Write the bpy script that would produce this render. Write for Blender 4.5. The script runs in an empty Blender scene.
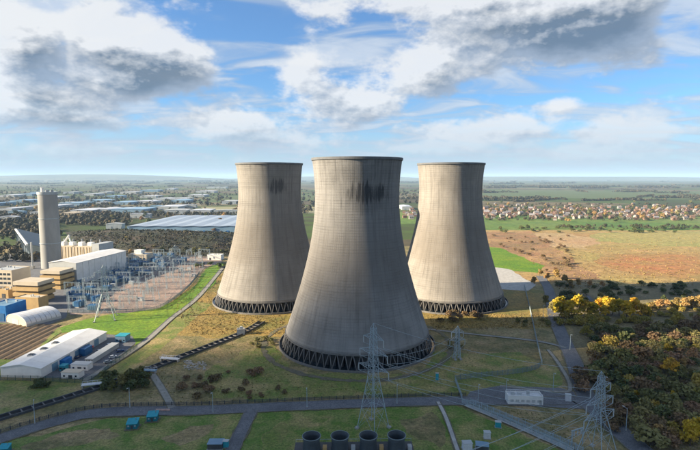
import bpy, math, random
import numpy as np
from mathutils import Vector, Matrix
R = math.radians
C = bpy.context.scene.collection
sc = bpy.context.scene
# ------------------------------------------------------------------ camera
F_PX, PITCH, CAM_H = 475.0, R(5.77), 103.0          # focal length in photo pixels (700 wide), pitch, height
cd = bpy.data.cameras.new('camera'); cam = bpy.data.objects.new('camera', cd); C.objects.link(cam)
cd.sensor_width = 36; cd.lens = F_PX / 700 * 36; cd.clip_start = 1; cd.clip_end = 80000
cam.location = (0, 0, CAM_H); cam.rotation_euler = (R(90) - PITCH, 0, 0)
sc.camera = cam
sc.view_settings.view_transform = 'Standard'; sc.view_settings.look = 'None'
sc.view_settings.exposure = 1.9; sc.view_settings.gamma = 1.0
sc.cycles.use_denoising = True
sc.cycles.max_bounces = 4; sc.cycles.diffuse_bounces = 2; sc.cycles.adaptive_threshold = 0.02; sc.cycles.transparent_max_bounces = 16
sc.cycles.volume_bounces = 0
# ------------------------------------------------------------------ sun and sky
SUN_AZ, SUN_EL = R(-99), R(20)                       # measured clockwise from +Y (view direction)
sun_dir = Vector((math.sin(SUN_AZ) * math.cos(SUN_EL), math.cos(SUN_AZ) * math.cos(SUN_EL), math.sin(SUN_EL)))
sd = bpy.data.lights.new('sun', 'SUN'); sd.energy = 4.8; sd.angle = R(0.53); sd.color = (1.0, 0.84, 0.62)
sun = bpy.data.objects.new('sun', sd); C.objects.link(sun)
sun.rotation_euler = (-sun_dir).to_track_quat('-Z', 'Y').to_euler()
W = bpy.data.worlds.new('World'); sc.world = W; W.use_nodes = True

def build_sky():
    nt = W.node_tree; N = nt.nodes; L = nt.links; N.clear()
    def mth(op, a, b=None, c=None, clamp=False, tree=nt):
        n = tree.nodes.new('ShaderNodeMath'); n.operation = op; n.use_clamp = clamp
        for i, v in enumerate((a, b, c)):
            if v is None: continue
            if isinstance(v, (int, float)): n.inputs[i].default_value = v
            else: tree.links.new(v, n.inputs[i])
        return n.outputs[0]
    def sstep(v, lo, hi, tree=nt):
        n = tree.nodes.new('ShaderNodeMapRange'); n.interpolation_type = 'SMOOTHSTEP'
        n.inputs['From Min'].default_value = lo; n.inputs['From Max'].default_value = hi
        tree.links.new(v, n.inputs['Value']); return n.outputs[0]
    def mixc(f, a, b):
        n = N.new('ShaderNodeMix'); n.data_type = 'RGBA'
        if isinstance(f, (int, float)): n.inputs[0].default_value = f
        else: L.new(f, n.inputs[0])
        for i, v in ((6, a), (7, b)):
            if isinstance(v, tuple): n.inputs[i].default_value = v + (1,)
            else: L.new(v, n.inputs[i])
        return n.outputs[2]
    # group: cloud density for a direction vector
    g = bpy.data.node_groups.new('cloud_density', 'ShaderNodeTree')
    g.interface.new_socket('Vector', in_out='INPUT', socket_type='NodeSocketVector')
    g.interface.new_socket('Density', in_out='OUTPUT', socket_type='NodeSocketFloat')
    gi = g.nodes.new('NodeGroupInput'); go = g.nodes.new('NodeGroupOutput')
    sx = g.nodes.new('ShaderNodeSeparateXYZ'); g.links.new(gi.outputs[0], sx.inputs[0])
    az = mth('MULTIPLY', mth('ARCTAN2', sx.outputs[0], sx.outputs[1], tree=g), 57.2958, tree=g)
    el = mth('MULTIPLY', mth('ARCSINE', sx.outputs[2], tree=g), 57.2958, tree=g)
    sc3 = g.nodes.new('ShaderNodeVectorMath'); sc3.operation = 'MULTIPLY'
    g.links.new(gi.outputs[0], sc3.inputs[0]); sc3.inputs[1].default_value = (1, 1, 1.75)
    def noise(scale, det, rough, off, dist=0.0):
        ad = g.nodes.new('ShaderNodeVectorMath'); ad.operation = 'ADD'; g.links.new(sc3.outputs[0], ad.inputs[0]); ad.inputs[1].default_value = off
        n = g.nodes.new('ShaderNodeTexNoise'); n.inputs['Scale'].default_value = scale; n.inputs['Detail'].default_value = det
        n.inputs['Roughness'].default_value = rough; n.inputs['Distortion'].default_value = dist; g.links.new(ad.outputs[0], n.inputs['Vector']); return n.outputs['Fac']
    n1 = noise(6.0, 5, 0.55, (3.1, 0.4, 7.7))
    n2 = noise(17.0, 4.5, 0.62, (1.3, 5.2, 2.2))
    dens = mth('ADD', mth('MULTIPLY', mth('SUBTRACT', n1, 0.5, tree=g), 1.55, tree=g), mth('MULTIPLY', mth('SUBTRACT', n2, 0.5, tree=g), 1.0, tree=g), tree=g)
    # cumulus groups: (azimuth, elevation, half widths in degrees, amount)
    for (a, e, wa, we, k) in BLOBS:
        da = mth('DIVIDE', mth('SUBTRACT', az, a, tree=g), wa, tree=g); de = mth('DIVIDE', mth('SUBTRACT', el, e, tree=g), we, tree=g)
        r2 = mth('ADD', mth('MULTIPLY', da, da, tree=g), mth('MULTIPLY', de, de, tree=g), tree=g)
        ex = mth('MULTIPLY', mth('EXPONENT', mth('MULTIPLY', r2, -1.0, tree=g), tree=g), k, tree=g)
        dens = mth('ADD', dens, ex, tree=g)
    g.links.new(dens, go.inputs[0])
    tc = N.new('ShaderNodeTexCoord'); vec = tc.outputs['Generated']
    xyz = N.new('ShaderNodeSeparateXYZ'); L.new(vec, xyz.inputs[0])
    el = mth('MULTIPLY', mth('ARCSINE', xyz.outputs[2]), 57.2958)
    sky = N.new('ShaderNodeTexSky'); sky.sky_type = 'NISHITA'; sky.sun_disc = False
    sky.sun_elevation = SUN_EL; sky.sun_rotation = SUN_AZ; sky.altitude = 100; sky.air_density = 1.0; sky.dust_density = 0.15; sky.ozone_density = 3.0
    bl = N.new('ShaderNodeVectorMath'); bl.operation = 'SCALE'; L.new(sky.outputs[0], bl.inputs[0]); bl.inputs['Scale'].default_value = 1.9 / 2 ** sc.view_settings.exposure
    def cloud(off):
        n = N.new('ShaderNodeGroup'); n.node_tree = g
        if off is None: L.new(vec, n.inputs[0])
        else:
            a = N.new('ShaderNodeVectorMath'); a.operation = 'ADD'; L.new(vec, a.inputs[0]); a.inputs[1].default_value = off
            L.new(a.outputs[0], n.inputs[0])
        return n.outputs[0]
    d0 = cloud(None); d1 = cloud((-0.052, -0.01, 0.050)); d2 = cloud((-0.008, -0.002, 0.010))
    # high thin veil, stretched bands on a plane overhead
    dv = N.new('ShaderNodeVectorMath'); dv.operation = 'DIVIDE'; L.new(vec, dv.inputs[0])
    cz = N.new('ShaderNodeCombineXYZ'); zz = mth('ADD', mth('MAXIMUM', xyz.outputs[2], 0.0), 0.12)
    for i in range(3): L.new(zz, cz.inputs[i])
    L.new(cz.outputs[0], dv.inputs[1])
    vn = N.new('ShaderNodeTexNoise'); vn.noise_dimensions = '2D'; vn.inputs['Scale'].default_value = 1.5; vn.inputs['Detail'].default_value = 6; vn.inputs['Roughness'].default_value = 0.55; vn.inputs['Distortion'].default_value = .5
    mp = N.new('ShaderNodeMapping'); mp.inputs['Scale'].default_value = (0.9, 1.5, 1); mp.inputs['Rotation'].default_value = (0, 0, R(14)); mp.inputs['Location'].default_value = VEIL_LOC
    L.new(dv.outputs[0], mp.inputs['Vector']); L.new(mp.outputs[0], vn.inputs['Vector'])
    veil = mth('ADD', mth('MULTIPLY', sstep(vn.outputs['Fac'], 0.38, 0.64), 0.70), 0.13)
    s = SKY_STRENGTH * 2 ** sc.view_settings.exposure
    K = lambda *c: tuple(v / s for v in c)
    deep = N.new('ShaderNodeMix'); deep.data_type = 'RGBA'; deep.blend_type = 'MULTIPLY'; deep.inputs[0].default_value = 1.0
    L.new(bl.outputs[0], deep.inputs[6]); deep.inputs[7].default_value = (.50, .80, 1.05, 1)
    veilcol = mixc(sstep(vn.outputs['Fac'], 0.45, 0.70), K(.42, .53, .69), K(.66, .74, .84))
    base = mixc(veil, deep.outputs[2], veilcol)
    hz = mth('MULTIPLY', sstep(el, 9.0, 0.0), 0.80)
    base = mixc(hz, base, K(.48, .59, .73))
    cover = sstep(d0, 0.04, 0.44)
    lit = mth('ADD', mth('EXPONENT', mth('MULTIPLY', mth('MAXIMUM', mth('ADD', d1, mth('MULTIPLY', mth('SUBTRACT', d1, d0), .25)), 0.0), -1.45)), mth('MULTIPLY', mth('SUBTRACT', d0, d2), 1.9), clamp=True)
    thick = sstep(d0, 0.25, 1.1)
    dark = mixc(thick, K(.38, .46, .58), K(.16, .225, .31))
    ccol = mixc(lit, dark, K(.88, .90, .92))
    far = sstep(el, 0.5, 8.0)
    ccol = mixc(mth('MULTIPLY', mth('SUBTRACT', 1.0, far), 0.8), ccol, K(.58, .67, .78))
    out = mixc(mth('MULTIPLY', cover, mth('ADD', mth('MULTIPLY', far, 0.38), 0.52)), base, ccol)
    bg = N.new('ShaderNodeBackground'); L.new(out, bg.inputs[0]); bg.inputs[1].default_value = SKY_STRENGTH
    W.cycles.sampling_method = 'NONE'
    ow = N.new('ShaderNodeOutputWorld'); L.new(bg.outputs[0], ow.inputs[0])
SKY_STRENGTH = 0.1
VEIL_LOC = (2.4, 1.1, 0)
BLOBS = [(-26.0, 14.2, 3.9, 2.8, 1.1), (-20.4, 12.2, 4.9, 2.8, 1.25), (-24.8, 9.7, 4.5, 1.4, 0.6), (-34.1, 12.8, 3.3, 3.3, 1.1), (-33.4, 7.5, 6.1, 1.7, 0.8), (-29.6, 5.8, 7.7, 1.0, 0.5), 
         (-35.3, 15.5, 4.0, 1.2, 0.3), (25.0, 16.6, 7.6, 4.0, 1.5), (15.8, 17.3, 6.2, 3.4, 0.75), (5.2, 19.1, 9.0, 1.6, 0.6), (-5.8, 12.2, 4.2, 2.6, 0.75), (8.7, 11.6, 4.7, 2.6, 0.8), 
         (0.2, 8.1, 4.7, 2.0, 0.85), (-14.0, 6.3, 5.7, 1.6, 0.8), (19.4, 5.8, 3.7, 1.5, 0.7), (11.7, 5.4, 5.6, 1.4, 0.6), (23.4, 7.7, 2.2, 0.9, 0.6), (31.1, 4.3, 5.7, 1.4, 0.65), 
         (-27.5, 2.8, 7.0, 0.8, 0.5), (-5.9, 4.4, 7.1, 1.2, 0.5), (26.6, 2.3, 7.9, 0.8, 0.5), (9.5, 3.2, 7.9, 0.9, 0.5), (-10.9, 16.5, 4.0, 2.2, -0.8), (-30.3, 12.6, 0.5, 1.3, -0.25), 
         (34.9, 15.0, 2.3, 3.4, -0.9), (-13.8, 11.4, 2.2, 1.7, -0.5), (16.0, 10.2, 3.2, 1.3, -0.4), (29.0, 9.0, 6.7, 1.0, -0.5), (70, 25, 16, 7, 0.7), (120, 18, 18, 6, 0.7), 
         (170, 22, 20, 8, 0.7), (-150, 20, 18, 7, 0.7), (-75, 22, 12, 5, 0.5)]
build_sky()
# ------------------------------------------------------------------ helpers
def G(px, py, z=0.0):
    "photo pixel (700x450) -> point on the level plane at height z"
    a = (px - 350) / F_PX; b = -(py - 225) / F_PX
    dx, dy, dz = a, math.cos(PITCH) + b * math.sin(PITCH), -math.sin(PITCH) + b * math.cos(PITCH)
    t = (z - CAM_H) / dz
    return Vector((dx * t, dy * t, z))
rnd = random.Random(7)
ORD = 'first second third fourth fifth sixth seventh eighth ninth tenth eleventh twelfth thirteenth fourteenth fifteenth sixteenth seventeenth eighteenth nineteenth twentieth'.split()
class MB:
    def __init__(s): s.v = []; s.f = []; s.m = []
    def quad(s, a, b, c, d, m=0):
        i = len(s.v); s.v += [tuple(a), tuple(b), tuple(c), tuple(d)]; s.f.append((i, i+1, i+2, i+3)); s.m.append(m)
    def poly(s, pts, m=0):
        i = len(s.v); s.v += [tuple(p) for p in pts]; s.f.append(tuple(range(i, i+len(pts)))); s.m.append(m)
    def box(s, x0, x1, y0, y1, z0, z1, m=0, skip_bottom=False):
        i = len(s.v)
        s.v += [(x0,y0,z0),(x1,y0,z0),(x1,y1,z0),(x0,y1,z0),(x0,y0,z1),(x1,y0,z1),(x1,y1,z1),(x0,y1,z1)]
        fs = [(0,1,5,4),(1,2,6,5),(2,3,7,6),(3,0,4,7),(4,5,6,7)] + ([] if skip_bottom else [(3,2,1,0)])
        for q in fs: s.f.append(tuple(i+k for k in q)); s.m.append(m)
        return s
    def bar(s, p0, p1, r, n=4, r1=None, cap=True, m=0):
        p0 = Vector(p0); p1 = Vector(p1); d = (p1 - p0)
        if d.length < 1e-6: return s
        d.normalize(); up = Vector((0,0,1)) if abs(d.z) < .95 else Vector((1,0,0))
        u = d.cross(up).normalized(); w = d.cross(u); r1 = r if r1 is None else r1; i = len(s.v)
        for (p, rr) in ((p0, r), (p1, r1)):
            for k in range(n):
                a = 2*math.pi*(k+.5)/n; s.v.append(tuple(p + (u*math.cos(a) + w*math.sin(a))*rr))
        for k in range(n):
            j = (k+1) % n; s.f.append((i+k, i+j, i+n+j, i+n+k)); s.m.append(m)
        if cap:
            s.f.append(tuple(i+k for k in range(n))[::-1]); s.f.append(tuple(i+n+k for k in range(n))); s.m += [m, m]
        return s
    def lathe(s, prof, n, m=0, close=False):
        i = len(s.v); k = len(prof)
        for (r, z) in prof:
            for j in range(n):
                a = 2*math.pi*j/n; s.v.append((r*math.cos(a), r*math.sin(a), z))
        for q in range(k if close else k-1):
            q2 = (q+1) % k
            for j in range(n):
                j2 = (j+1) % n; s.f.append((i+q*n+j, i+q*n+j2, i+q2*n+j2, i+q2*n+j)); s.m.append(m)
        return s
    def path(s, pts, r, n=4):
        for a, b in zip(pts[:-1], pts[1:]): s.bar(a, b, r, n, cap=False)
        return s
    def mesh(s, name, mats, smooth=False):
        me = bpy.data.meshes.new(name); me.from_pydata(s.v, [], s.f)
        for m in (mats if isinstance(mats, (list, tuple)) else [mats]): me.materials.append(m)
        if any(s.m): me.polygons.foreach_set('material_index', s.m)
        if smooth: me.polygons.foreach_set('use_smooth', [True]*len(s.f))
        me.update(); return me
    def build(s, name, mats, parent=None, smooth=False, loc=None, rotz=0):
        return link(name, s.mesh(name, mats, smooth), parent, loc, rotz)
def link(name, me, parent=None, loc=None, rotz=0):
    o = bpy.data.objects.new(name, me); C.objects.link(o); o.parent = parent
    if parent is not None: KIDS.setdefault(parent.name, []).append(o)
    if loc is not None: o.location = loc
    if rotz: o.rotation_euler = (0, 0, rotz)
    return o
def tag(o, label, cat, group=None):
    o['label'] = label; o['category'] = cat
    if group: o['group'] = group
    return o
def thing(name, label, cat, loc=(0,0,0), rotz=0, group=None):
    return tag(link(name, None, None, loc, rotz), label, cat, group)
def struct(o, kind='structure'): o['kind'] = kind; return o
def copy_tree(o, parent=None, loc=None, rotz=None, label=None, scale=None):
    c = o.copy(); C.objects.link(c); c.parent = parent
    if loc is not None: c.location = loc
    if rotz is not None: c.rotation_euler = (0, 0, rotz)
    if scale is not None: c.scale = scale if isinstance(scale, tuple) else (scale,)*3
    if label: c['label'] = label
    for ch in KIDS.get(o.name, []): copy_tree(ch, c)
    return c
KIDS = {}
# ------------------------------------------------------------------ materials
MATS = {}
def mat(name, c1, c2=None, rough=0.8, scale=1.0, detail=6, lo=0.35, hi=0.65, bump=0.0, bscale=None, metal=0.0, coord='world', stretch=(1,1,1), c3=None, s3=None, rand=0.0, spec=0.3, trans=0.0):
    if name in MATS: return MATS[name]
    m = bpy.data.materials.new(name); MATS[name] = m; m.use_nodes = True
    nt = m.node_tree; N = nt.nodes; L = nt.links; b = N['Principled BSDF']
    b.inputs['Roughness'].default_value = rough; b.inputs['Metallic'].default_value = metal
    b.inputs['Specular IOR Level'].default_value = spec
    if coord == 'world': src = N.new('ShaderNodeNewGeometry').outputs['Position']
    else: src = N.new('ShaderNodeTexCoord').outputs['Object']
    mp = N.new('ShaderNodeMapping'); mp.inputs['Scale'].default_value = stretch; L.new(src, mp.inputs['Vector'])
    def nz(s, d):
        n = N.new('ShaderNodeTexNoise'); n.inputs['Scale'].default_value = s; n.inputs['Detail'].default_value = d; n.inputs['Roughness'].default_value = 0.62
        L.new(mp.outputs[0], n.inputs['Vector']); return n.outputs['Fac']
    def ramp(v, lo, hi):
        r = N.new('ShaderNodeMapRange'); r.inputs['From Min'].default_value = lo; r.inputs['From Max'].default_value = hi; L.new(v, r.inputs['Value']); return r.outputs[0]
    def ramp2(v, lo, hi, a, c):
        q = N.new('ShaderNodeMapRange'); q.inputs['From Min'].default_value = lo; q.inputs['From Max'].default_value = hi; q.inputs['To Min'].default_value = a; q.inputs['To Max'].default_value = c; L.new(v, q.inputs['Value']); return q.outputs[0]
    def mix(f, a, c):
        x = N.new('ShaderNodeMix'); x.data_type = 'RGBA'; L.new(f, x.inputs[0])
        for i, v in ((6, a), (7, c)):
            if isinstance(v, tuple): x.inputs[i].default_value = v + (1,)
            else: L.new(v, x.inputs[i])
        return x.outputs[2]
    if c2 is None: c2 = tuple(x*0.8 for x in c1)
    n1 = nz(scale, detail); col = mix(ramp(n1, lo, hi), c1, c2)
    if c3 is not None: col = mix(ramp(nz(s3 or scale*0.23, 5), 0.48, 0.66), col, c3)
    if c3 is not None:
        hs = N.new('ShaderNodeHueSaturation'); L.new(ramp2(nz(scale*7, 4), .3, .7,   .58, 1.42), hs.inputs['Value']); L.new(col, hs.inputs['Color']); col = hs.outputs[0]
        hs = N.new('ShaderNodeHueSaturation'); L.new(ramp2(nz(scale*26, 3), .32, .68, .66, 1.34), hs.inputs['Value']); L.new(ramp2(n1, .3, .7, .485, .515), hs.inputs['Hue']); L.new(col, hs.inputs['Color']); col = hs.outputs[0]
    if rand:
        oi = N.new('ShaderNodeObjectInfo'); h = N.new('ShaderNodeHueSaturation')
        a = N.new('ShaderNodeMapRange'); a.inputs['To Min'].default_value = 1-rand; a.inputs['To Max'].default_value = 1+rand; L.new(oi.outputs['Random'], a.inputs['Value'])
        L.new(a.outputs[0], h.inputs['Value']); L.new(col, h.inputs['Color'])
        a2 = N.new('ShaderNodeMapRange'); a2.inputs['To Min'].default_value = 0.5+rand*0.06; a2.inputs['To Max'].default_value = 0.5-rand*0.06; L.new(oi.outputs['Random'], a2.inputs['Value']); L.new(a2.outputs[0], h.inputs['Hue'])
        col = h.outputs[0]
    L.new(col, b.inputs['Base Color'])
    if bump:
        bp = N.new('ShaderNodeBump'); bp.inputs['Strength'].default_value = 1.0; bp.inputs['Distance'].default_value = bump
        L.new(nz(bscale or scale*3, 6), bp.inputs['Height']); L.new(bp.outputs[0], b.inputs['Normal'])
    if trans:
        t = N.new('ShaderNodeBsdfTranslucent'); L.new(col, t.inputs[0]); ms = N.new('ShaderNodeMixShader'); ms.inputs[0].default_value = trans
        L.new(b.outputs[0], ms.inputs[1]); L.new(t.outputs[0], ms.inputs[2]); L.new(ms.outputs[0], N['Material Output'].inputs[0])
    return m
M_asph = mat('asphalt', (.105,.110,.120), (.145,.148,.155), scale=.35, bump=.01, bscale=6, c3=(.085,.09,.098), s3=.05)
M_worn = mat('worn_earth', (.150,.130,.090), (.095,.088,.060), scale=.4, c3=(.10,.105,.045), s3=.12)
M_kerb = mat('kerb_stone', (.17,.17,.165), (.12,.12,.12), scale=.4)
M_track = mat('gravel_track', (.27,.26,.23), (.19,.185,.16), scale=.5, bump=.03)
M_pale = mat('pale_concrete_slab', (.42,.41,.38), (.30,.29,.27), scale=.3)
M_gravel = mat('substation_gravel', (.31,.225,.175), (.21,.165,.14), scale=.11, c3=(.15,.13,.12), s3=.03, bump=.05)
M_lawn = mat('lime_lawn', (.105,.200,.008), (.075,.150,.010), scale=.06, c3=(.150,.205,.014), s3=.018, bump=.15, bscale=1.2)
M_grass = mat('dark_grass', (.110,.155,.028), (.175,.165,.048), scale=.12, c3=(.31,.235,.10), s3=.05, lo=.43, hi=.57, bump=.35, bscale=.7)
M_grass2 = mat('verge_grass', (.078,.150,.018), (.145,.175,.040), scale=.16, c3=(.25,.215,.075), s3=.07, lo=.43, hi=.57, bump=.35, bscale=.8)
M_rough = mat('rough_grass', (.205,.165,.068), (.120,.108,.040), scale=.09, c3=(.31,.235,.12), s3=.035, lo=.43, hi=.57, bump=.5, bscale=.5)
M_straw = mat('straw_grass', (.270,.190,.045), (.180,.125,.040), scale=.07, c3=(.130,.125,.030), s3=.03, bump=.5, bscale=.4)
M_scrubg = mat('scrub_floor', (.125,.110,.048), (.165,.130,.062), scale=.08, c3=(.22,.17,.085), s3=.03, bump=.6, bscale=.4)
M_tan = mat('tan_pasture', (.33,.225,.085), (.235,.195,.062), scale=.018, c3=(.27,.155,.062), s3=.009, bump=.6, bscale=.12)
M_orange = mat('orange_heath', (.32,.155,.055), (.26,.150,.058), scale=.02, c3=(.22,.165,.06), s3=.012, bump=.6, bscale=.12)
M_pink = mat('pale_straw_field', (.36,.26,.135), (.29,.205,.10), scale=.02, c3=(.33,.20,.10), s3=.01)
M_heath = mat('brown_heath', (.260,.150,.068), (.180,.115,.056), scale=.03, c3=(.33,.205,.09), s3=.012, bump=.7, bscale=.1)
M_green = mat('green_field', (.095,.165,.022), (.070,.130,.022), scale=.012, c3=(.13,.165,.04), s3=.004, bump=.2, bscale=.1)
M_shadegreen = mat('shaded_green_field', (.062,.095,.026), (.085,.105,.036), scale=.006)  # darker copy of the green: cloud shade on the far fields, put into colour
M_pgreen = mat('pale_green_pasture', (.235,.225,.070), (.285,.225,.080), scale=.02, c3=(.20,.215,.06), s3=.008)
M_palef = mat('pale_field', (.27,.25,.15), (.20,.20,.10), scale=.008)
M_conc = mat('weathered_concrete', (.36,.35,.32), (.27,.26,.24), scale=.25, coord='object')
M_dark = mat('dark_steel', (.045,.050,.056), (.07,.075,.08), rough=.5, scale=.6)
M_steel = mat('galvanised_steel', (.34,.41,.44), (.24,.30,.33), rough=.45, scale=.8, metal=0)
M_fence = mat('fence_steel', (.22,.28,.30), (.15,.19,.21), rough=.5, scale=.8, metal=.3)
M_gfence = mat('green_mesh_fence', (.035,.095,.085), (.025,.065,.06), rough=.6, scale=.8)
M_white = mat('white_cladding', (.74,.73,.69), (.62,.61,.58), rough=.5, scale=.15, coord='object')
M_cream = mat('cream_cladding', (.50,.43,.32), (.42,.36,.27), rough=.6, scale=.12, coord='object')
M_tanclad = mat('tan_cladding', (.46,.31,.13), (.37,.25,.11), rough=.6, scale=.2, coord='object')
M_grey = mat('grey_cladding', (.32,.36,.38), (.25,.28,.30), rough=.55, scale=.15, coord='object')
M_pgrey = mat('pale_grey_cladding', (.40,.42,.42), (.33,.35,.35), rough=.5, scale=.12, coord='object')
M_blue = mat('blue_cladding', (.015,.16,.42), (.01,.11,.32), rough=.5, scale=.3, coord='object')
M_bluegrey = mat('blue_grey_metal', (.16,.27,.36), (.10,.19,.27), rough=.4, scale=.12, coord='object')
M_navy = mat('navy_equipment', (.03,.12,.26), (.022,.085,.19), rough=.5, scale=.3, coord='object')
M_teal = mat('teal_paint', (.03,.30,.36), (.02,.22,.28), rough=.45, scale=.5, coord='object')
M_glass = mat('dark_glass', (.02,.03,.04), (.03,.04,.05), rough=.1, scale=.5, spec=.6)
M_tyre = mat('black_rubber', (.02,.02,.02), rough=.9)
M_insul = mat('glazed_insulator', (.40,.44,.45), (.32,.34,.34), rough=.3, scale=2)
M_brick = mat('red_brick', (.21,.13,.092), (.165,.105,.08), scale=.5, coord='object', rand=.2)
M_render = mat('house_render', (.29,.26,.23), (.23,.21,.19), scale=.3, coord='object', rand=.15)
M_tileo = mat('orange_tile', (.165,.098,.070), (.115,.076,.058), scale=.5, coord='object', rand=.25)
M_tileg = mat('slate_tile', (.20,.19,.20), (.14,.14,.15), scale=.5, coord='object', rand=.25)
M_bark = mat('bark', (.085,.065,.045), (.055,.042,.03), scale=1.5)
M_yel = mat('yellow_leaf', (.58,.40,.03), (.42,.28,.025), scale=.35, rand=.28, trans=.25, c3=(.26,.19,.035), s3=.12)
M_olive = mat('olive_leaf', (.215,.195,.065), (.145,.140,.048), scale=.3, rand=.35, trans=.15)
M_brownleaf = mat('russet_leaf', (.215,.145,.070), (.145,.100,.052), scale=.3, rand=.3, trans=.15)
M_dkleaf = mat('dark_leaf', (.075,.100,.034), (.100,.110,.038), scale=.3, rand=.3, trans=.1)
M_farwood = mat('far_wood', (.030,.036,.020), (.046,.040,.023), scale=.02, c3=(.085,.060,.026), s3=.008)
M_tuft = mat('tussock_straw', (.30,.215,.085), (.20,.15,.06), scale=.06)
M_tuft2 = mat('tussock_green', (.17,.185,.055), (.26,.22,.09), scale=.06)
M_soil = mat('ridged_soil', (.36,.25,.14), (.27,.19,.105), scale=.2, bump=.1)
M_furrow = mat('furrow_soil', (.17,.115,.065), (.12,.085,.05), scale=.2)
M_red = mat('red_paint', (.45,.03,.03), rough=.35)
M_wpaint = mat('white_paint', (.58,.59,.60), (.48,.49,.50), rough=.35)
M_spaint = mat('silver_paint', (.35,.37,.39), rough=.3, metal=.4)
M_bpaint = mat('dark_blue_paint', (.03,.06,.16), rough=.3)
M_water = mat('dark_water', (.02,.03,.035), rough=.12, spec=.5)

def tower_mat(name, stain, seed, tint):
    m = bpy.data.materials.new(name); m.use_nodes = True; nt = m.node_tree; N = nt.nodes; L = nt.links; b = N['Principled BSDF']
    b.inputs['Roughness'].default_value = .9; b.inputs['Specular IOR Level'].default_value = .15
    def mt(op, a, c=None, d=None):
        n = N.new('ShaderNodeMath'); n.operation = op
        for i, v in enumerate((a, c, d)):
            if v is None: continue
            if isinstance(v, (int, float)): n.inputs[i].default_value = v
            else: L.new(v, n.inputs[i])
        return n.outputs[0]
    def rng(v, lo, hi, a=0., c=1.):
        n = N.new('ShaderNodeMapRange'); n.interpolation_type = 'SMOOTHSTEP'
        for k, q in (('From Min', lo), ('From Max', hi), ('To Min', a), ('To Max', c)): n.inputs[k].default_value = q
        L.new(v, n.inputs['Value']); return n.outputs[0]
    def mix(f, a, c):
        x = N.new('ShaderNodeMix'); x.data_type = 'RGBA'
        if isinstance(f, (int, float)): x.inputs[0].default_value = f
        else: L.new(f, x.inputs[0])
        for i, v in ((6, a), (7, c)):
            if isinstance(v, tuple): x.inputs[i].default_value = v + (1,)
            else: L.new(v, x.inputs[i])
        return x.outputs[2]
    tc = N.new('ShaderNodeTexCoord').outputs['Object']; sx = N.new('ShaderNodeSeparateXYZ'); L.new(tc, sx.inputs[0])
    ang = mt('ARCTAN2', sx.outputs[0], mt('MULTIPLY', sx.outputs[1], -1.0))      # 0 faces -Y, + towards +X
    z = sx.outputs[2]
    cv = N.new('ShaderNodeCombineXYZ'); L.new(mt('MULTIPLY', ang, 30.0), cv.inputs[0]); L.new(z, cv.inputs[1]); cv.inputs[2].default_value = seed
    def nz(sc_, st, det=6, rg=.6):
        mp = N.new('ShaderNodeMapping'); mp.inputs['Scale'].default_value = st; L.new(cv.outputs[0], mp.inputs['Vector'])
        n = N.new('ShaderNodeTexNoise'); n.inputs['Scale'].default_value = sc_; n.inputs['Detail'].default_value = det; n.inputs['Roughness'].default_value = rg; L.new(mp.outputs[0], n.inputs['Vector']); return n.outputs['Fac']
    big = nz(.05, (1, 1, 1)); streak = nz(.55, (1, .05, 1)); band = nz(.9, (.015, 1, 1), 3)
    c = mix(rng(big, .35, .65), tuple(x*1.04 for x in tint), tuple(x*0.84 for x in tint))
    c = mix(rng(streak, .44, .72, 0, .62), c, tuple(x*.50 for x in tint))
    c = mix(rng(nz(1.4, (1, .03, 1), 4), .52, .72, 0, .45), c, tuple(x*.45 for x in tint))
    c = mix(rng(band, .48, .68, 0, .34), c, tuple(x*.62 for x in tint))
    # horizontal lift joints every 1.5 m, vertical shutter joints every 2.4 degrees
    lj = mt('ABSOLUTE', mt('SUBTRACT', mt('FRACT', mt('DIVIDE', z, 1.52)), .5)); ljm = rng(lj, .40, .5)
    vj = mt('ABSOLUTE', mt('SUBTRACT', mt('FRACT', mt('MULTIPLY', ang, 22.0)), .5)); vjm = rng(vj, .41, .5)
    jm = mt('MULTIPLY', mt('MAXIMUM', ljm, mt('MULTIPLY', vjm, .75)), rng(nz(.11, (1, 1.4, 1), 5), .36, .62, .25, 1.0))
    c = mix(mt('MULTIPLY', jm, .20), c, tuple(x*.42 for x in tint))
    # brown stain band at mid-height, paler foot, darker streaked band below the rim
    wz = mt('ADD', z, mt('MULTIPLY', mt('SUBTRACT', big, .5), 40.0))
    c = mix(mt('MULTIPLY', mt('MULTIPLY', rng(wz, 22, 44), rng(wz, 84, 58)), .50), c, (tint[0]*.62, tint[1]*.57, tint[2]*.52))
    c = mix(mt('MULTIPLY', rng(wz, 22, 9), .35), c, tuple(min(.5, x*1.25) for x in tint))
    c = mix(mt('MULTIPLY', rng(mt('ADD', z, mt('MULTIPLY', streak, 10.0)), 115, 119), .45), c, tuple(x*.5 for x in tint))
    for (a0, z0, wa, wz, k) in stain:
        da = mt('DIVIDE', mt('SUBTRACT', ang, a0), wa); dz = mt('DIVIDE', mt('SUBTRACT', z, z0), wz)
        e = mt('ADD', mt('MULTIPLY', da, da), mt('MULTIPLY', dz, dz))
        s = nz(.62, (1, .09, 1), 8, .7)
        msk = mt('MULTIPLY', rng(mt('ADD', e, mt('MULTIPLY', mt('SUBTRACT', s, .5), -5.5)), 1.15, .1), k)
        c = mix(msk, c, (.045, .045, .045))
    L.new(c, b.inputs['Base Color'])
    bp = N.new('ShaderNodeBump'); bp.inputs['Distance'].default_value = .12; bp.invert = True; L.new(jm, bp.inputs['Height']); L.new(bp.outputs[0], b.inputs['Normal'])
    return m
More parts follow.
